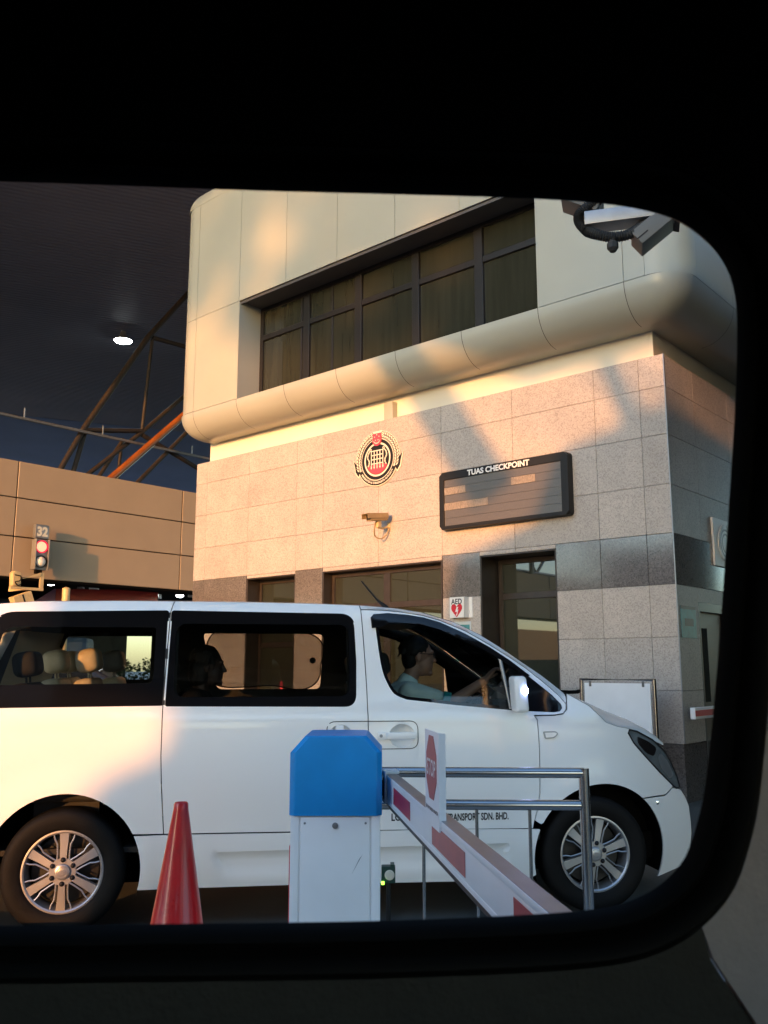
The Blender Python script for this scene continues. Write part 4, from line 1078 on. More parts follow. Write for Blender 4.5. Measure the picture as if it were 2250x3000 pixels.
# wheels
def wheel(x, yside, rot, det=True):
    m = frame((x, yside * .93, .352), (1, 0, 0), (0, 0, 1), (0, yside, 0)) if yside < 0 else frame((x, .93, .352), (-1, 0, 0), (0, 0, 1), (0, 1, 0))
    mb = MB(); mb.lathe([(.228, -.20), (.30, -.205), (.335, -.185), (.35, -.14), (.352, -.06), (.348, -.01), (.335, .012), (.31, .022), (.28, .02), (.25, .012), (.236, .004), (.228, -.01)], 64, m)
    w = mb.build('wheel', 'tyre', van, smooth=50)
    mb = MB(); mb.lathe([(.0, -.10), (.19, -.10), (.2, -.12), (.205, -.19)], 40, m); mb.build('rim_back', 'alloy_dark', w, smooth=40)
    mb = MB(); mb.lathe([(.206, -.12), (.208, -.03), (.214, -.004), (.222, .003), (.231, .002), (.232, -.02), (.222, -.12)], 64, m)
    rm = m @ Matrix.Rotation(R(rot), 4, 'Z')
    for k in range(6):
        q = rm @ Matrix.Rotation(R(60 * k), 4, 'Z')
        # broad spoke
        vs = []
        for r_, hw2, h in ((.062, .018, -.004), (.10, .019, -.004), (.15, .0215, -.008), (.215, .0265, -.006)):
            for s in (-1, 1): vs += [q @ Vector((r_, s * hw2, h)), q @ Vector((r_, s * hw2 * 1.05, h - .03))]
        fs = []
        for i in range(3):
            a = i * 4; fs += [(a, a + 2, a + 6, a + 4), (a, a + 4, a + 5, a + 1), (a + 2, a + 3, a + 7, a + 6)]
        mb.add(vs, fs)
        for s in (-1, 1):                                            # thin flanking bars
            P = [(.066, s * .034), (.10, s * .0335), (.152, s * .0375), (.182, s * .053), (.214, s * .061)]
            mb.tube([q @ Vector((a, b, -.012)) for a, b in P], .0048, 6)
    mb.lathe([(.0, -.006), (.075, -.006), (.078, -.02), (.07, -.05)], 36, m)
    rim = mb.build('rim', 'alloy', w, smooth=35)
    mb = MB(); mb.lathe([(.0, .012), (.036, .012), (.042, .008), (.046, -.004)], 36, m); mb.ring([tuple(p) for p in circle(.030, 36)], circle(.027, 36), .012, .0145, m)
    el = [(.021 * math.cos(a), .013 * math.sin(a)) for a in [2 * math.pi * i / 36 for i in range(36)]]
    ei = [(.018 * math.cos(a), .0105 * math.sin(a)) for a in [2 * math.pi * i / 36 for i in range(36)]]
    mb.ring(el, ei, .012, .016, m); mb.prism([(-.011, -.008), (-.006, -.009), (-.001, .008), (-.006, .009)], .012, .016, m); mb.prism([(.003, -.009), (.008, -.008), (.012, .008), (.007, .009)], .012, .016, m); mb.prism([(-.006, -.003), (.008, .0005), (.007, .004), (-.005, .001)], .012, .016, m)
    mb.build('hub_cap', 'alloy', w, smooth=35)
    for k in range(6):
        q = rm @ Matrix.Rotation(R(60 * k + (0)), 4, 'Z') @ Matrix.Translation((.0665, 0, 0)); mb = MB(); mb.lathe([(0, .012), (.008, .009), (.0145, -.002), (.0145, -.008)], 14, q); mb.build('wheel_nut', 'black', w, smooth=60)
    return w
wheel(0, -1, 90); wheel(WB, -1, 78); wheel(0, 1, 20); wheel(WB, 1, 40)
# wheel-arch liners, underbody
mb = MB()
for c, rx in ((RC_, .445), (FC_, .478)):
    for s in (-1, 1):
        A_ = arc(c, rx, .445, -20, 200, 24); y0, y1 = s * .93, s * .55
        b = [(x, s * (hw_(x, z) - .018), z) for x, z in A_] + [(x, y1, z) for x, z in A_]; n = len(A_)
        mb.add(b, [(i, i + 1, n + i + 1, n + i) for i in range(n - 1)])
        mb.add([(x, y1, z) for x, z in A_], [tuple(range(n))])
mb.box(-.95, 3.9, -.6, .6, .25, .42); mb.box(.46, 2.8, -.88, .88, .24, .42)
mb.build('underbody', 'black_matt', van)
# ---- cabin: dark inner skins with the far-side window openings, floor, seats
def inner(s): return lambda x, z: (x, s * (hw_(x, z) - .055), z)
body_out = [(-.95, .83), (2.8, .83), (2.86, 1.2), (3.0, 1.21), (3.05, 1.30)] + roof_pts(3.03, -.75, 26) + [(-.93, 1.5)]
bo = [(x, z - .045 if z > 1.3 else z) for x, z in body_out]
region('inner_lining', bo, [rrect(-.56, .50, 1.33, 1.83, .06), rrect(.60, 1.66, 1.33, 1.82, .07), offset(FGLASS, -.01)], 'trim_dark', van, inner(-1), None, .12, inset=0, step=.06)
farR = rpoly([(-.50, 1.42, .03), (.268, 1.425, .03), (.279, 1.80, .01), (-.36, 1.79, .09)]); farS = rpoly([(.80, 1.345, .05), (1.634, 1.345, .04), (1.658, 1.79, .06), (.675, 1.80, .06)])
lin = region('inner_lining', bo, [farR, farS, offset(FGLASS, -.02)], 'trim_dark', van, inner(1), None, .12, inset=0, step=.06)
# the far windows are smaller than the near ones: black bands inside the glass
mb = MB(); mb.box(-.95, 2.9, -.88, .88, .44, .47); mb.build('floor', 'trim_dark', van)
loft('headlining', roof_pts(-.80, 2.2, 12), [(x, z - .02) for x, z in roof_pts(-.80, 2.2, 12)], 'lining', van).location = (0, 0, -.05)
for s in (-1, 1):
    mb = MB(); L_ = roof_pts(1.9, 3.09, 18); mb.tube([(x, s * (hw_(x, z - .05) - .075), z - .06) for x, z in L_], .032, 8); mb.build('pillar_trim', 'trim_dark', van, smooth=60)
# tan rear pillars: near and far
mb = MB()
for s in (1,):
    mb.add([(-.95, s * .80, 1.05), (-.60, s * .845, 1.05), (-.36, s * .80, 1.80), (-.72, s * .76, 1.80)], [(0, 1, 2, 3)]); mb.add([(-.93, s * .83, 1.0), (-.53, s * .84, 1.36), (-.39, s * .77, 1.78), (-.72, s * .755, 1.80)], [(0, 1, 2, 3)])
mb.build('rear_pillar_trim', 'trim_tan', van)
mb = MB(); mb.box(-.99, -.95, -.80, .80, .5, 1.16); mb.build('tailgate_trim', 'trim_tan', van)
def seat(x, y, name, mat, hmat, lean=.22, h=1.40, wd=.24, hr=True):
    mb = MB(); mb.rbox(-.10, .44, -wd, wd, .72, .88, .05, 3, Matrix.Translation((x, y, 0)))
    mb.rbox(-.09, .05, -wd, wd, .0, h - .84, .055, 3, Matrix.Translation((x, y, .84)) @ Matrix.Rotation(-lean, 4, 'Y')); mb.box(x - .02, x + .36, y - .16, y + .16, .45, .74)
    s_ = mb.build(name, mat, van, smooth=50)
    if hr:
        hx = x - math.tan(lean) * (h - .84); mb = MB(); mb.rbox(-.076, .076, -.13, .13, -.078, .080, .062, 5, m=Matrix.Translation((hx - .01, y, h + .098)) @ Matrix.Rotation(-lean * .9, 4, 'Y'))
        mb.tube([(hx, y - .05, h - .03), (hx - .01, y - .05, h + .08)], .007, 6); mb.tube([(hx, y + .05, h - .03), (hx - .01, y + .05, h + .08)], .007, 6)
        mb.build('headrest', hmat, s_, smooth=60)
seat(-.20, -.58, 'seat', 'trim_dark', 'trim_dark', h=1.44); seat(-.14, .02, 'seat', 'leather', 'leather', h=1.46); seat(-.16, .58, 'seat', 'leather', 'leather', h=1.46)  # first seat coloured dark as if backlit, the others tan
seat(.12, -.22, 'seat', 'leather', 'leather', h=1.465); seat(.20, .38, 'seat', 'leather', 'leather_grey', h=1.465)
seat(.62, .0, 'seat', 'trim_dark', 'trim_dark', h=1.42); seat(2.06, -.44, 'seat', 'trim_dark', 'trim_dark', h=1.44); seat(2.02, .44, 'seat', 'leather_grey', 'leather_grey', h=1.44)
# dashboard and steering wheel
mb = MB(); mb.prism([(2.74, .5), (2.74, .95), (2.70, 1.10), (2.78, 1.20), (2.95, 1.225), (3.12, 1.27), (3.12, .5)], -.80, .80, Matrix(((1, 0, 0, 0), (0, 0, 1, 0), (0, 1, 0, 0), (0, 0, 0, 1)))); mb.rbox(2.66, 2.86, -.56, -.26, 1.10, 1.30, .04); mb.build('dashboard', 'trim_dark', van, bevel=.02)
wm = Matrix.Translation((2.60, -.42, 1.20)) @ Matrix.Rotation(R(-62), 4, 'Y')
mb = MB(); mb.tube([wm @ Vector((.185 * math.cos(a), .185 * math.sin(a), 0)) for a in [2 * math.pi * i / 32 for i in range(32)]], .015, 8, closed=True)
for a in (0, 2.1, 4.2): mb.tube([wm @ Vector((0, 0, -.02)), wm @ Vector((.18 * math.cos(a + .5), .18 * math.sin(a + .5), 0))], .014, 6)
mb.ell((0, 0, 0), (.06, .06, .025), wm); mb.tube([wm @ Vector((0, 0, 0)), wm @ Vector((0, 0, -.22))], .03, 8); mb.build('steering_wheel', 'black', van, smooth=50)
# sunshade on the far sliding-door window
pts = smooth_line([Vector(p + (0,)) for p in [(.70, 1.60), (.715, 1.72), (.78, 1.80), (.95, 1.822), (1.4, 1.815), (1.58, 1.775), (1.655, 1.69), (1.655, 1.61), (1.63, 1.54), (1.63, 1.47), (1.60, 1.40), (1.52, 1.35), (1.40, 1.345), (1.25, 1.375), (1.05, 1.365), (.88, 1.362), (.76, 1.40), (.715, 1.48), (.70, 1.60)]], 3)[:-1]
mb = MB(); ys = .80
mb.add([(p.x, ys, p.y) for p in pts], [tuple(range(len(pts)))]); sh_ = mb.build('sunshade', 'net', van)
mb = MB(); mb.tube([(p.x, ys, p.y) for p in pts], .006, 6, closed=True); mb.build('wire_edge', 'black', sh_)
mb = MB(); mb.lathe([(0, .01), (.022, .008), (.026, 0), (0, 0)], 16, frame((1.565, ys - .005, 1.575), (1, 0, 0), (0, 0, 1), (0, -1, 0))); mb.build('suction_cup', 'black', sh_)
# ================================================================== PEOPLE IN THE VAN
def capsule(mb, a, b, ra, rb, n=16):
    """tapered limb with rounded ends"""
    a = Vector(a); b = Vector(b); t_ = (b - a).normalized(); L = (b - a).length
    path = []; rad = []
    for k in range(5): e = k / 5 * math.pi / 2; path.append(a - t_ * ra * math.cos(e)); rad.append(max(.0008, ra * math.sin(e)))
    for k in range(5): path.append(a + t_ * L * k / 4); rad.append(ra + (rb - ra) * k / 4)
    for k in range(1, 6): e = k / 5 * math.pi / 2; path.append(b + t_ * rb * math.sin(e)); rad.append(max(.0008, rb * math.cos(e)))
    mb.tube(path, rad, n)
def fuse(mb, name, mat, parent, vox=.006, it=4):
    o = mb.build(name, mat, parent); me = o.data
    r = o.modifiers.new('fuse', 'REMESH'); r.mode = 'VOXEL'; r.voxel_size = vox; r.use_smooth_shade = True
    s_ = o.modifiers.new('soft', 'SMOOTH'); s_.iterations = it; s_.factor = .5
    return o
def head(mb, c, s=1.0):
    """head looking along +x, centre c"""
    c = Vector(c); T_ = lambda x, y, z: c + Vector((x, y, z)) * s
    mb.ell((0, 0, 0), (.098, .076, .108), Matrix.Translation(T_(-.008, 0, .025)) @ Matrix.Scale(s, 4)); mb.ell((0, 0, 0), (.070, .062, .088), Matrix.Translation(T_(.030, 0, -.045)) @ Matrix.Scale(s, 4))
    capsule(mb, T_(.095, 0, .012), T_(.112, 0, -.028), .010 * s, .015 * s, 10)                                   # nose
    capsule(mb, T_(.088, -.03, .03), T_(.088, .03, .03), .014 * s, .014 * s, 10)                                 # brow
    capsule(mb, T_(.091, -.018, -.062), T_(.091, .018, -.062), .010 * s, .010 * s, 8); capsule(mb, T_(.088, -.016, -.078), T_(.088, .016, -.078), .010 * s, .010 * s, 8)  # lips
    mb.ell((0, 0, 0), (.024, .03, .022), Matrix.Translation(T_(.076, 0, -.112)) @ Matrix.Scale(s, 4))             # chin
    for q in (-1, 1): mb.ell((0, 0, 0), (.020, .009, .034), Matrix.Translation(T_(-.012, q * .078, -.005)) @ Matrix.Scale(s, 4))   # ears
def finger(mb, pts, r0, r1):
    pts = [Vector(p) for p in pts]; n = len(pts) - 1
    for i in range(n): capsule(mb, pts[i], pts[i + 1], r0 + (r1 - r0) * i / n, r0 + (r1 - r0) * (i + 1) / n, 10)
vm = van.matrix_basis.copy()
VM = Matrix.Translation((-2.008, 6.340, 0)) @ Matrix.Rotation(R(8.945), 4, 'Z')
dr = thing('person', 'driver with dark hair, glasses and pale aqua polo with teal cuffs, reaching forward', 'person', VM @ Matrix.Translation((2.13, -.44, .86)))
mb = MB()
hc = Vector((.075, 0, .735))
head(mb, hc, 1.02)
capsule(mb, (-.01, 0, .52), (.045, 0, .66), .062, .055)                       # neck
capsule(mb, (-.02, 0, .05), (-.05, 0, .40), .15, .15); capsule(mb, (-.03, -.10, .46), (-.03, .10, .46), .10, .10)      # torso
capsule(mb, (.0, -.10, -.02), (.44, -.12, .0), .085, .065); capsule(mb, (.44, -.12, 0), (.50, -.13, -.38), .06, .045)    # legs
capsule(mb, (.0, .10, -.02), (.44, .12, .0), .085, .065); capsule(mb, (.44, .12, 0), (.50, .13, -.38), .06, .045)
sh_r, el_r, wr_r = (-.02, -.21, .49), (.235, -.255, .418), (.478, -.25, .572)
capsule(mb, sh_r, el_r, .060, .046); capsule(mb, el_r, wr_r, .045, .029)
sh_l, el_l, wr_l = (-.02, .21, .49), (.20, .22, .33), (.42, .12, .44)
capsule(mb, sh_l, el_l, .060, .046); capsule(mb, el_l, wr_l, .045, .029)
# right hand, half closed on the pillar grip, fingers separate
w = Vector(wr_r); fd_ = Vector((.70, 0, .71)).normalized(); upv = Vector((-.55, .0, .55)).normalized(); sd_ = Vector((0, 1, 0))
def hand(w, fw, up, sd, mb):
    P = lambda a, b, c: w + fw * a + sd * b + up * c
    for b in (-.030, -.010, .010, .028): capsule(mb, P(.005, b * .7, 0), P(.075, b, .004), .016, .0125, 10)
    L = ((.030, .060, .9), (.010, .072, .96), (-.010, .068, .93), (-.030, .052, .82))
    for b, ln, k in L:
        finger(mb, [P(.078, b, .005), P(.078 + ln * .50, b * 1.15, .002), P(.078 + ln * .82, b * 1.15, -.028 * k), P(.078 + ln * .86, b * 1.1, -.054 * k)], .0095, .0068)
    finger(mb, [P(.02, .030, -.006), P(.052, .052, -.022), P(.085, .050, -.036), P(.105, .040, -.040)], .0125, .0085)
hand(w, fd_, upv, sd_, mb)
hand(Vector(wr_l), Vector((.8, -.1, .5)).normalized(), Vector((-.5, 0, .8)).normalized(), Vector((0, -1, 0)), mb)
fuse(mb, 'body', 'skin', dr, .0055, 3)
mb = MB()
capsule(mb, (-.02, 0, .06), (-.05, 0, .40), .168, .162); capsule(mb, (-.03, -.11, .455), (-.03, .11, .455), .112, .112)
for s_, e_ in ((sh_r, el_r), (sh_l, el_l)): capsule(mb, s_, Vector(s_).lerp(Vector(e_), .66), .080, .072)
capsule(mb, (-.005, 0, .545), (.0, 0, .56), .078, .072)
fuse(mb, 'polo_shirt', 'shirt', dr, .008, 4)
mb = MB()
for s_, e_ in ((sh_r, el_r), (sh_l, el_l)):
    a = Vector(s_).lerp(Vector(e_), .66); d = (Vector(e_) - Vector(s_)).normalized(); mb.tube([a + d * .035, a + d * .055, a + d * .085], [.0745, .076, .075], 24, cap=False); mb.tube([a + d * .085, a + d * .08], [.075, .05], 24, cap=False)
mb.build('sleeve_cuff', 'cuff', dr, smooth=50)
rr_ = random.Random(9); mb = MB()
for i in range(34):
    a = rr_.uniform(0, 6.28); e = rr_.uniform(-.2, 1.4); q = Vector((-.028 + .10 * math.cos(a) * math.cos(e), .082 * math.sin(a) * math.cos(e), .05 + .095 * math.sin(e)))
    if q.x < .05 or q.z > .07: capsule(mb, hc + q, hc + q + Vector((rr_.uniform(-.025, .0), 0, -.035)), .011, .007, 8)
mb.ell((0, 0, 0), (.106, .085, .098), Matrix.Translation(hc + Vector((-.024, 0, .050)))); mb.ell((0, 0, 0), (.06, .08, .09), Matrix.Translation(hc + Vector((-.06, 0, -.01))))
fuse(mb, 'hair', 'hair', dr, .007, 3)
mb = MB(); g0 = hc + Vector((.112, 0, .008))
for s_ in (-1, 1):
    mb.tube([g0 + Vector((-.006 * abs(math.cos(a)), s_ * .035 + .026 * math.cos(a), .019 * math.sin(a))) for a in [2 * math.pi * i / 20 for i in range(20)]], .003, 6, closed=True)
    mb.tube([g0 + Vector((-.006, s_ * .062, .005)), hc + Vector((-.01, s_ * .083, .018))], .0032, 6)
mb.tube([g0 + Vector((0, -.01, .006)), g0 + Vector((0, .01, .006))], .003, 6)
mb.build('glasses', 'black', dr)
# passenger, skin and jacket blackened to paint a silhouette against the sunshade
ps = thing('person', 'dark haired passenger, coloured near black as a silhouette against the sunshade', 'person', VM @ Matrix.Translation((.70, -.02, .86)))
mb = MB(); hc = Vector((.06, 0, .665)); head(mb, hc, 1.04)
capsule(mb, (0, 0, .47), (.03, 0, .60), .06, .055); capsule(mb, (0, 0, .05), (-.03, 0, .36), .15, .15); capsule(mb, (-.02, -.12, .42), (-.02, .12, .42), .09, .09)
for s_ in (-1, 1):
    capsule(mb, (-.02, s_ * .20, .44), (.06, s_ * .23, .18), .055, .045); capsule(mb, (.06, s_ * .23, .18), (.28, s_ * .12, .10), .043, .03); hand(Vector((.29, s_ * .12, .10)), Vector((1, 0, -.2)).normalized(), Vector((.2, 0, 1)).normalized(), Vector((0, -s_, 0)), mb)
    capsule(mb, (.02, s_ * .10, -.02), (.42, s_ * .11, .0), .085, .06); capsule(mb, (.42, s_ * .11, 0), (.46, s_ * .11, -.36), .055, .045)
fuse(mb, 'body', 'skin_silhouette', ps, .0065, 3)
mb = MB(); mb.ell((0, 0, 0), (.112, .094, .104), Matrix.Translation(hc + Vector((-.030, 0, .052)))); mb.ell((0, 0, 0), (.085, .09, .12), Matrix.Translation(hc + Vector((-.060, 0, -.04)))); rr_ = random.Random(4)
for i in range(40):
    a = rr_.uniform(0, 6.28); e = rr_.uniform(-.4, 1.3); q = Vector((-.035 + .108 * math.cos(a) * math.cos(e), .09 * math.sin(a) * math.cos(e), .05 + .10 * math.sin(e)))
    if q.x < .06 or q.z > .06: capsule(mb, hc + q, hc + q + Vector((rr_.uniform(-.02, .0), 0, -.045)), .013, .008, 8)
fuse(mb, 'hair', 'hair', ps, .007, 2)
mb = MB(); capsule(mb, (-.01, 0, .06), (-.03, 0, .36), .17, .165); capsule(mb, (-.02, -.13, .41), (-.02, .13, .41), .105, .105)
for s_ in (-1, 1): capsule(mb, (-.02, s_ * .20, .44), (.05, s_ * .23, .22), .07, .06)
fuse(mb, 'jacket', 'scarf', ps, .009, 4)

# ================================================================== FOREGROUND: BARRIER, CONE, RAILING
bx = thing('barrier_machine', 'white barrier cabinet with an angular blue hood and a lowered red and white arm', 'barrier', Matrix.Translation((-.205, 4.08, .15)))
HX, HY = .188, .175
mb = MB(); oc = rpoly([(-HX, -HY, .02), (HX, -HY, .02), (HX, HY, .02), (-HX, HY, .02)], 4); mb.prism(oc, 0, .76)
mb.build('cabinet', 'white_paint', bx, smooth=35)
mb = MB(); mb.rbox(-.145, .145, -HY - .008, -HY + .01, .02, .75, .006); mb.rbox(-HX - .0005, -.152, -HY - .006, -HY + .01, 0.0, .755, .005); mb.rbox(.152, HX + .0005, -HY - .006, -HY + .01, 0.0, .755, .005)
d_ = mb.build('cabinet_door', 'white_paint', bx, smooth=35)
for pts in ([(.07, .52), (.115, .60), (.10, .58)], [(-.138, .06), (-.133, .09), (-.135, .075)], [(.03, .30), (.05, .335), (.045, .325)], [(-.06, .045), (-.058, .05), (-.062, .049)]):
    mb = MB(); mb.add([(x, -HY - .0086, z) for x, z in pts], [(0, 1, 2)]); mb.build('scuff', 'steel_grey', d_)
for x in (-.128, .128):
    for z in (.045, .725): mb = MB(); mb.lathe([(0, .003), (.004, .003), (.005, 0)], 10, frame((x, -HY - .008, z), (1, 0, 0), (0, 0, 1), (0, -1, 0))); mb.build('screw', 'steel_grey', d_)
mb = MB(); mb.lathe([(0, .008), (.007, .008), (.008, .006), (.012, .006), (.013, .0)], 20, frame((.0, -HY - .008, .715), (1, 0, 0), (0, 0, 1), (0, -1, 0))); mb.build('lock', 'steel_grey', d_, smooth=30)
mb = MB(); mb.rbox(-HX - .012, -HX - .001, -.10, .10, 0, .62, .003); mb.build('reflection_strip', 'red_bright', bx)  # red strip stands in for a reflection on the cabinet edge
# hood: bevelled on all four upper sides
h0, h1, h2 = .755, 1.012, 1.082; A_ = HX + .008; B_ = HY + .012; a2 = .132; b2 = .135; cch = .022
def oct_(a, b, c, z): return [(-a + c, -b, z), (a - c, -b, z), (a, -b + c, z), (a, b - c, z), (a - c, b, z), (-a + c, b, z), (-a, b - c, z), (-a, -b + c, z)]
L_ = [oct_(A_, B_, cch, h0), oct_(A_, B_, cch, h1), oct_(a2, B_, .018, h2 - .002), oct_(a2 - .004, B_ - .004, .018, h2)]
mb = MB(); vs = sum(L_, []); fs = [(r * 8 + i, r * 8 + (i + 1) % 8, (r + 1) * 8 + (i + 1) % 8, (r + 1) * 8 + i) for r in range(3) for i in range(8)] + [tuple(range(24, 32))]
mb.add(vs, fs); mb.build('hood', 'blue_paint', bx, bevel=.006, seg=3)
# arm: runs from the cabinet towards us
ad = Vector((.135, -.991, 0)).normalized(); an = Vector((-ad.y, ad.x, 0))         # an points to the right, away from the visible face
AM = bx.matrix_world.inverted() if False else Matrix.Translation((.205, -4.08, -.15))
AR = AM @ frame((.022, 4.20, .985), ad, an, UP)
mb = MB(); mb.rbox(.07, 3.05, -.024, .024, -.054, .062, .006, m=AR); mb.rbox(.07, 3.05, -.026, -.018, .046, .064, .003, m=AR); mb.rbox(.07, 3.05, -.026, -.018, -.056, -.040, .003, m=AR)
arm = mb.build('boom', 'white_paint', bx, smooth=35)
mb = MB()
mb.rbox(.07, 3.05, -.016, .016, -.082, -.054, .008, m=AR); mb.build('rubber_edge', 'rubber', arm, smooth=40)
mb = MB()
mb.box(.09, 3.05, -.0235, .0235, .0625, .0655, AR); mb.build('top_rail', 'steel_grey', arm)
for (p, q, mt) in ((.32, .74, 'red'), (1.18, 1.66, 'faded_red'), (2.14, 2.6, 'red')):
    mb = MB(); mb.box(p, q, -.0258, -.0245, -.030, .036, AR); mb.build('red_sticker', mt, arm)
mb = MB(); mb.rbox(.02, .12, -.034, -.026, -.062, .076, .006, m=AR); mb.rbox(.0, .10, -.03, .034, .066, .078, .004, m=AR); mb.tube([AR @ Vector((.06, -.036, -.04)), AR @ Vector((.06, -.042, -.04))], .008, 8); mb.tube([AR @ Vector((.06, -.036, .045)), AR @ Vector((.06, -.042, .045))], .008, 8)
mb.build('arm_clamp', 'white_plain', arm, smooth=40)
mb = MB(); mb.tube([(.19, .10, .835), (.235, .10, .835)], .045, 20); mb.rbox(.20, .25, .03, .15, .79, .885, .008); mb.build('hub', 'black', bx, smooth=40)
# stop plate on the arm
sp = thing('stop_sign', 'white plate with a red octagon reading STOP, standing on the barrier arm', 'sign', frame((.022, 4.20, .985) , -ad, UP, -an) @ Matrix.Translation((-1.245, .185, .0285)))
sp.matrix_world = frame(Vector((.022, 4.20, .985)) + ad * 1.215 + UP * .195 - an * .0285, ad, UP, -an)
mb = MB(); mb.rbox(-.115, .115, -.165, .135, -.003, .003, .0015); mb.rbox(.112, .118, -.165, .135, -.02, .003, .001); mb.build('plate', 'white_paint', sp)
mb = MB(); mb.prism([(.128 * math.cos(R(22.5 + 45 * i)) * .72, .02 + .108 * math.sin(R(22.5 + 45 * i))) for i in range(8)], .003, .0045); mb.build('octagon', 'sign_red', sp)
text('lettering', 'STOP', 'white_plain', sp, .074, -.074, -.007, .005, w=.148, bold=.0010)
text('small_print', 'KEEP AWAY BARRIER IN OPERATION', 'black', sp, .015, -.1, -.118, .0035, w=.2, bold=.0004)

# traffic cone
t = thing('traffic_cone', 'plain glossy red traffic cone on the island left of the barrier', 'traffic cone', Matrix.Translation((-.882, 4.02, .15)))
mb = MB(); mb.lathe([(.158, .02), (.156, .05), (.150, .06), (.032, .765), (.031, .785), (.027, .792), (.022, .788), (.022, .74), (.13, .06)], 40); mb.build('body', 'cone', t, smooth=35)
mb = MB(); mb.prism(rrect(-.2, .2, -.2, .2, .03), 0, .03); mb.build('base', 'rubber', t, bevel=.006)

# stainless railing behind the barrier
t = thing('steel_railing', 'polished steel tube railing between the barrier cabinet and the van', 'railing', Matrix.Translation((0, 4.45, .15)))
mb = MB(); rt_ = .0245
mb.tube([(-.34, 0, .872), (.967, 0, .866)], rt_, 20); mb.build('rail', 'stainless', t, smooth=60); mb = MB(); mb.tube([(-.34, 0, .722), (.945, 0, .716)], rt_, 20); mb.build('rail', 'stainless', t, smooth=60)
mb = MB(); mb.tube([(.967, 0, 0), (.967, 0, .888)], .0255, 20); mb.build('post', 'stainless', t, smooth=60)
mb = MB(); mb.tube([(-.34, 0, 0), (-.34, 0, .895)], .0255, 20); mb.build('post', 'stainless', t, smooth=60)
for x in (-.08, .19, .445, .70):
    mb = MB(); mb.tube([(x, 0, .0), (x, 0, .70)], .0085, 10); mb.build('baluster', 'stainless', t, smooth=60)
mb = MB(); mb.lathe([(.06, 0), (.06, .006), (.027, .01)], 20, Matrix.Translation((.967, 0, 0))); mb.build('base_plate', 'stainless', t)
# green sensor unit
t = thing('lane_sensor', 'small dark green sensor box with a pale lens beside the cabinet', 'sensor', Matrix.Translation((.022, 4.72, .15)))
mb = MB(); mb.rbox(-.035, .035, -.03, .03, .305, .385, .006); mb.box(.01, .03, -.03, .03, .385, .395); mb.build('case', pm('dark green case', (.012, .05, .035), .5), t, smooth=40)
mb = MB(); mb.lathe([(0, .006), (.02, .005), (.025, .0)], 20, frame((.006, -.03, .345), (1, 0, 0), (0, 0, 1), (0, -1, 0))); mb.build('lens', 'cream', t, smooth=40)
mb = MB(); mb.tube([(0, 0, 0), (0, 0, .31)], .012, 8); mb.build('stem', 'black', t)
mb = MB(); mb.rbox(-.036, -.02, -.034, -.03, .30, .316, .001); mb.build('status_light', emit('green status light', (.25, 1, .05), 1.2), t)

# ================================================================== OUR OWN VEHICLE (we look out of its window)
cab = thing('vehicle_cabin', 'dark vehicle interior with a rounded rubber edged window that frames the whole view', 'vehicle', Matrix.Translation((0, 0, 0)))
WY = .62
WIN = [(-.95, 1.40), (-.95, 1.84), (-.90, 1.885), (-.6, 1.892), (-.291, 1.883), (-.186, 1.879), (-.08, 1.875), (.025, 1.872), (.112, 1.869), (.164, 1.865), (.199, 1.859), (.223, 1.850), (.243, 1.833), (.255, 1.813), (.260, 1.791), (.2595, 1.762), (.255, 1.712), (.248, 1.657), (.240, 1.597), (.232, 1.539), (.224, 1.486), (.216, 1.441), (.209, 1.417), (.200, 1.396), (.187, 1.382), (.171, 1.372), (.149, 1.365), (.113, 1.361), (.052, 1.358), (-.009, 1.356), (-.070, 1.355), (-.161, 1.354), (-.252, 1.353), (-.6, 1.352), (-.90, 1.355)]
WIN = [tuple(p)[:2] for p in smooth_line([Vector((x, z, 0)) for x, z in WIN] + [Vector((-.95, 1.40, 0))], 3)[:-1]]
def ringpart(name, prof, mat, sm=50):
    loops = [[(x, y, z) for x, z in offset(WIN, d)] for d, y in prof]; n = len(WIN); mb = MB()
    mb.add(sum(loops, []), [(r * n + i, r * n + (i + 1) % n, (r + 1) * n + (i + 1) % n, (r + 1) * n + i) for r in range(len(prof) - 1) for i in range(n)])
    return mb.build(name, mat, cab, smooth=sm)
ringpart('window_seal', [(.034, WY + .045), (.007, WY + .012), (.0, WY), (.003, WY - .008), (.009, WY - .012), (.0125, WY - .008), (.014, WY - .003), (.016, WY - .006), (.020, WY - .016), (.026, WY - .018), (.031, WY - .014), (.034, WY - .004), (.036, WY + .02)], 'cab_black')
def trim(name, outer, mat, y=WY - .002):
    region(name, outer, [], mat, cab, lambda x, z: (x, y, z), lambda x, z: (x, y + .012, z), .2, inset=0, step=.2)
so_ = offset(WIN, .030)
i0 = min(range(len(so_)), key=lambda i: abs(so_[i][0] - .206) + abs(so_[i][1] - 1.352)); i1 = min(range(len(so_)), key=lambda i: abs(so_[i][0] - .28) + abs(so_[i][1] - 1.66)); i2 = min(range(len(so_)), key=lambda i: abs(so_[i][0] + .9) + abs(so_[i][1] - 1.36))
# pillar trim to the lower right, door lining below, dark upper trim
right_side = so_[min(i0, i1):max(i0, i1) + 1]
if right_side[0][1] < right_side[-1][1]: right_side = right_side[::-1]
trim('pillar_trim', right_side + [(.214, 1.3335), (.2395, 1.294), (.46, .93), (1.1, .93), (1.1, 1.68)], 'cab_beige')
low = so_[min(i0, i2):max(i0, i2) + 1]
if low[0][0] > low[-1][0]: low = low[::-1]
trim('door_lining', low + [(.2115, 1.3335), (.2365, 1.294), (.4565, .93), (.6, .5), (-3.5, .5), (-3.5, 1.36)], 'cab_dark', WY - .004)
up = [so_[(i2 + 1 + k) % len(so_)] for k in range(len(so_) - abs(i1 - i2) - 0)] if False else None
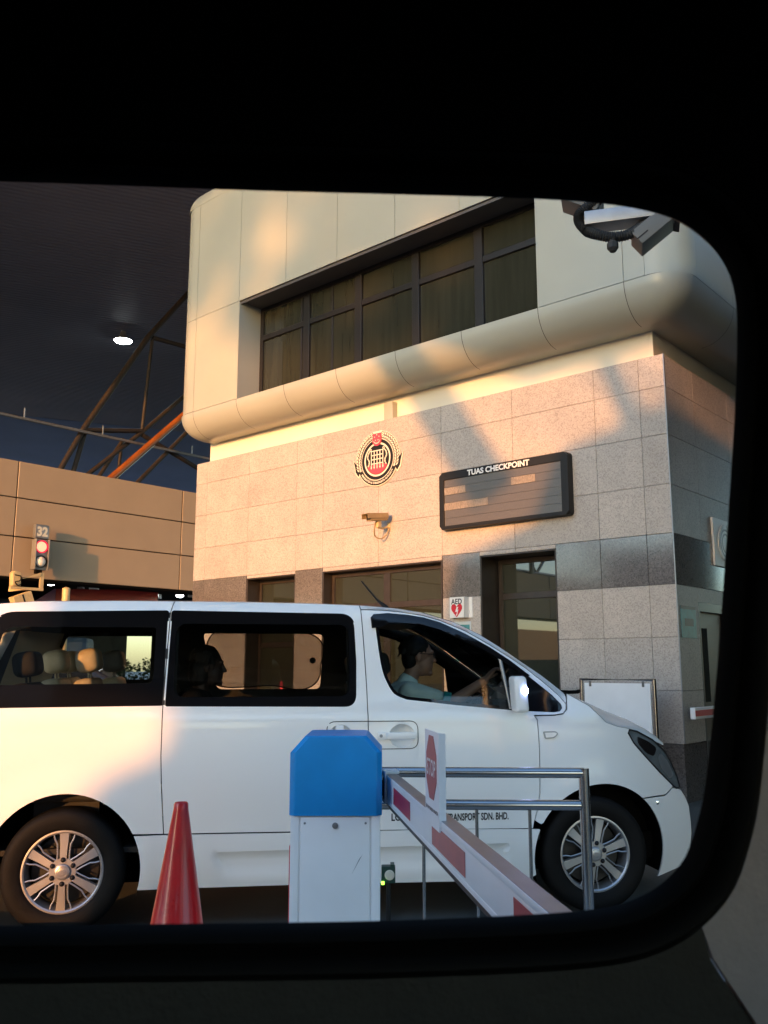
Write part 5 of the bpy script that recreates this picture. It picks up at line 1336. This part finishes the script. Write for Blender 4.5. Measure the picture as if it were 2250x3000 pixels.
# dark upper trim made of the remaining stretch of the outline
n_ = len(so_); k = i2; seq = [so_[k]]
stepd = 1 if so_[(i2 + 1) % n_][0] < so_[i2][0] or so_[(i2 + 3) % n_][1] > so_[i2][1] + .01 else -1
while k != i1: k = (k + stepd) % n_; seq.append(so_[k])
trim('upper_trim', seq + [(1.1, 1.68), (1.1, 2.05), (-3.5, 2.05), (-3.5, 1.36)], 'cab_black', WY - .003)
# shell of the vehicle
mb = MB(); x0, x1, y0, y1, z0, z1 = -3.55, 1.15, -1.15, WY + .06, .42, 2.06
mb.box(x0, x1, y0, y1, z1, z1 + .04); mb.box(x0, x1, y0, y1, z0 - .04, z0)
mb.box(x0 - .04, x0, y0, y1, z0 - .04, z1 + .04)
mb.box(x0, x1, y1 - .015, y1, z0, 1.30); mb.box(x0, x1, y1 - .015, y1, 1.95, z1); mb.box(x0, -1.0, y1 - .015, y1, 1.30, 1.95); mb.box(.34, x1, y1 - .015, y1, 1.30, 1.95)
# far side with its own windows, front end
mb.box(x0, x1, y0 - .04, y0, z0, 1.38); mb.box(x0, x1, y0 - .04, y0, 1.86, z1); mb.box(x0, -.6, y0 - .04, y0, 1.38, 1.86); mb.box(1.1, x1, y0 - .04, y0, 1.38, 1.86)
mb.box(x1, x1 + .04, y0, y1, z0 - .04, z1 + .04)
mb.build('body_shell', 'cab_black', cab)
mb = MB(); mb.box(x0 - .03, x1 + .03, y1 + .002, y1 + .012, z0, 1.29); mb.box(x0 - .03, x1 + .03, y1 + .002, y1 + .012, 1.97, z1 + .03); mb.box(x0 - .03, -1.02, y1 + .002, y1 + .012, 1.29, 1.97); mb.box(.36, x1 + .03, y1 + .002, y1 + .012, 1.29, 1.97)
mb.build('outer_bounce_panel', 'white_paint', cab)  # white skin added to bounce light onto cabinet and van
for wx in (-2.6, .55):
    for wy in (WY - .12, -1.1): mb = MB(); mb.lathe([(0, -.1), (.33, -.1), (.33, .1), (0, .1)], 24, frame((wx, wy, .33), (1, 0, 0), (0, 0, 1), (0, -1, 0))); mb.build('wheel', 'tyre', cab)

# ================================================================== ADDED SHADE CASTERS, OUT OF VIEW (behind us, towards the low sun)
st_ = Vector((0.89105, -0.45390, 0))                                  # to the right, seen from the sun's side
sh2 = Vector((-0.45390, -0.89105, 0))
def back(a, h, d=30.): p = st_ * a + sh2 * d; return Vector((p.x, p.y, h))
# unseen slabs added and shaped to cast the shade on van and wall
t = thing('shade_caster', 'unseen added block and stepped panels, shaped to shade the van and the granite wall', 'building', Matrix.Translation((0, 0, 0)))
DS = -10.5                                                            # the occluders stand this much nearer than the 30 m drawing plane
def slab(name, poly, d0, d1, mat, par):
    d0 += DS; d1 += DS; poly = [(a, max(0, h + DS * math.tan(SUN_EL)) if h > 0 else 0) for a, h in poly]
    mb = MB(); n = len(poly); vs = [back(a, h, d0) for a, h in poly] + [back(a, h, d1) for a, h in poly]
    mb.add(vs, [tuple(range(n)), tuple(range(n, 2 * n))] + [(i, (i + 1) % n, n + (i + 1) % n, n + i) for i in range(n)]); return mb.build(name, mat, par)
slab('block', [(-4.0, 0), (-4.05, 5.2), (-3.95, 5.42), (-3.68, 5.6), (-3.62, 5.95), (-3.8, 6.02), (-4.32, 6.12), (-4.36, 6.5), (-5.05, 7.9), (-4.75, 8.62), (-3.5, 8.98), (-3.1, 9.85), (-1.6, 10.2), (1.5, 11.0), (9, 11.0), (9, 0)], 29.6, 30.4, 'white_plain', t)
slab('shade_bar', [(-6.1, 11.9), (-5.3, 11.9), (-3.8, 9.6), (-4.4, 9.3)], 29.8, 30.2, 'brown', t)
slab('shade_bar', [(-2.98, 12.0), (-2.62, 12.0), (-1.95, 10.1), (-2.25, 10.1)], 29.8, 30.2, 'brown', t)
slab('shade_panel', [(-5.2, 11.9), (-3.6, 11.1), (-1.0, 11.15), (6, 11.7), (6, 16.5), (-.8, 16.5)], 29.6, 30.4, 'roof_dark', t)
slab('horizon_mask', [(-42, 0), (-42, 3.4), (-4.06, 3.4), (-4.06, 0)], 29.7, 30.3, 'concrete', t)  # unseen low wall added to block warm horizon light
t = thing('added_canopy', 'unseen dark canopy roof added behind the viewpoint to darken the van glass', 'canopy roof', Matrix.Translation((0, 0, 0)))
mb = MB(); mb.box(-12, 30, -38, -12, 16.0, 16.5); mb.build('roof_sheet', 'black_matt', t)  # added out of view to darken reflections in the van glass
for y in (-38, -29, -20.5, -12.3): mb = MB(); mb.box(-12, 30, y, y + .3, 15.3, 15.99); mb.build('beam', 'steel_grey', t)
for x, y in ((13, -38), (13, -12), (15, -25)): mb = MB(); mb.box(x, x + .5, y - .25, y + .25, 0, 15.3); mb.build('column', 'steel_grey', t)
t = thing('gantry_shade_block', 'unseen long dark block added far to the left to shade the distant gantry', 'building', Matrix.Translation((0, 0, 0)))
slab('block', [(-52, 0), (-52, 13.6), (-25.6, 13.6), (-25.6, 0)], 55.5, 60, 'roof_dark', t)  # added out of view to keep the sun off the distant gantry
# block added to the right, out of view, that keeps the side wall dim
t = thing('side_shade_block', 'unseen plain block added to the right to keep the side wall dim', 'building', frame(B0, BA, -BV, UP))
mb = MB(); mb.box(-9, -3.2, -10, .6, 0, 9.5); mb.build('block', 'trim_dark', t); mb = MB(); mb.box(-9, -3.0, .62, 2.2, 0, 6.0); mb.box(-9, -4.2, 2.2, 4, 0, 6.0); mb.build('shade_annexe', 'trim_dark', t); mb = MB(); mb.box(-3.2, -1.15, -10, 3.5, 6.1, 6.3); mb.build('roof', 'trim_dark', t)
# unseen trees added further back, crowns shaped to dapple the upper storey
HT = (75 - 30) * math.tan(SUN_EL)
rnd = random.Random(21)
for tx, a0, a1, lab in ((-14.0, -14.5, -7.6, 'unseen leafy tree added far behind the viewpoint to dapple the upper storey'), (1.5, -7.6, 3.5, 'unseen broad leafy tree added to shade the right of the upper storey')):
    t = thing('dapple_tree', lab, 'tree', Matrix.Translation((0, 0, 0)), 'added trees behind the viewpoint')
    b_ = back(tx, 0, 75); mb = MB(); mb.tube(smooth_line([b_, b_ + Vector((.1, 0, 5)), b_ + Vector((-.1, .1, 10)), b_ + Vector((.2, 0, 17))]), [.5 - .02 * i for i in range(19)], 10)
    cl_ = []; a = a0
    while a < a1:
        lo = 13.75 - .37 * (a + 10.6) if a < -4 else 11.35
        h = max(lo + .45, 11.6)
        while h < 18:
            cl_.append((a + rnd.uniform(-.25, .25), h + rnd.uniform(-.22, .22) + HT, rnd.uniform(-1.5, 1.5), rnd.uniform(.40, .72))); h += rnd.uniform(.62, .95)
        a += .72
    for a, h, d, r in cl_[::5]:
        p = back(a, h, 75 + d); mb.tube([b_ + UP * h * .6, b_.lerp(Vector((p.x, p.y, 0)), .5) + UP * h * .86, p], [.13, .07, .02], 6)
    mb.build('trunk', 'bark', t, smooth=50)
    mb = MB()
    for a, h, d, r in cl_:
        for k in range(int((420 if tx < 0 else 300) * r)):
            u = Vector((rnd.gauss(0, 1), rnd.gauss(0, 1), rnd.gauss(0, 1))).normalized() * r * rnd.random() ** .4
            c = back(a + u.x, h + u.z * .75, 75 + d + u.y); s_ = rnd.uniform(.10, .2)
            q = Matrix.Translation(c) @ Matrix.Rotation(rnd.uniform(0, 6.28), 4, Vector((rnd.gauss(0, 1), rnd.gauss(0, 1), rnd.gauss(0, 1))).normalized())
            mb.add([q @ Vector(v_) for v_ in ((-s_, 0, 0), (0, -s_ * .5, 0), (s_, 0, 0), (0, s_ * .5, 0))], [(0, 1, 2, 3)])
    mb.build('crown', 'foliage', t)
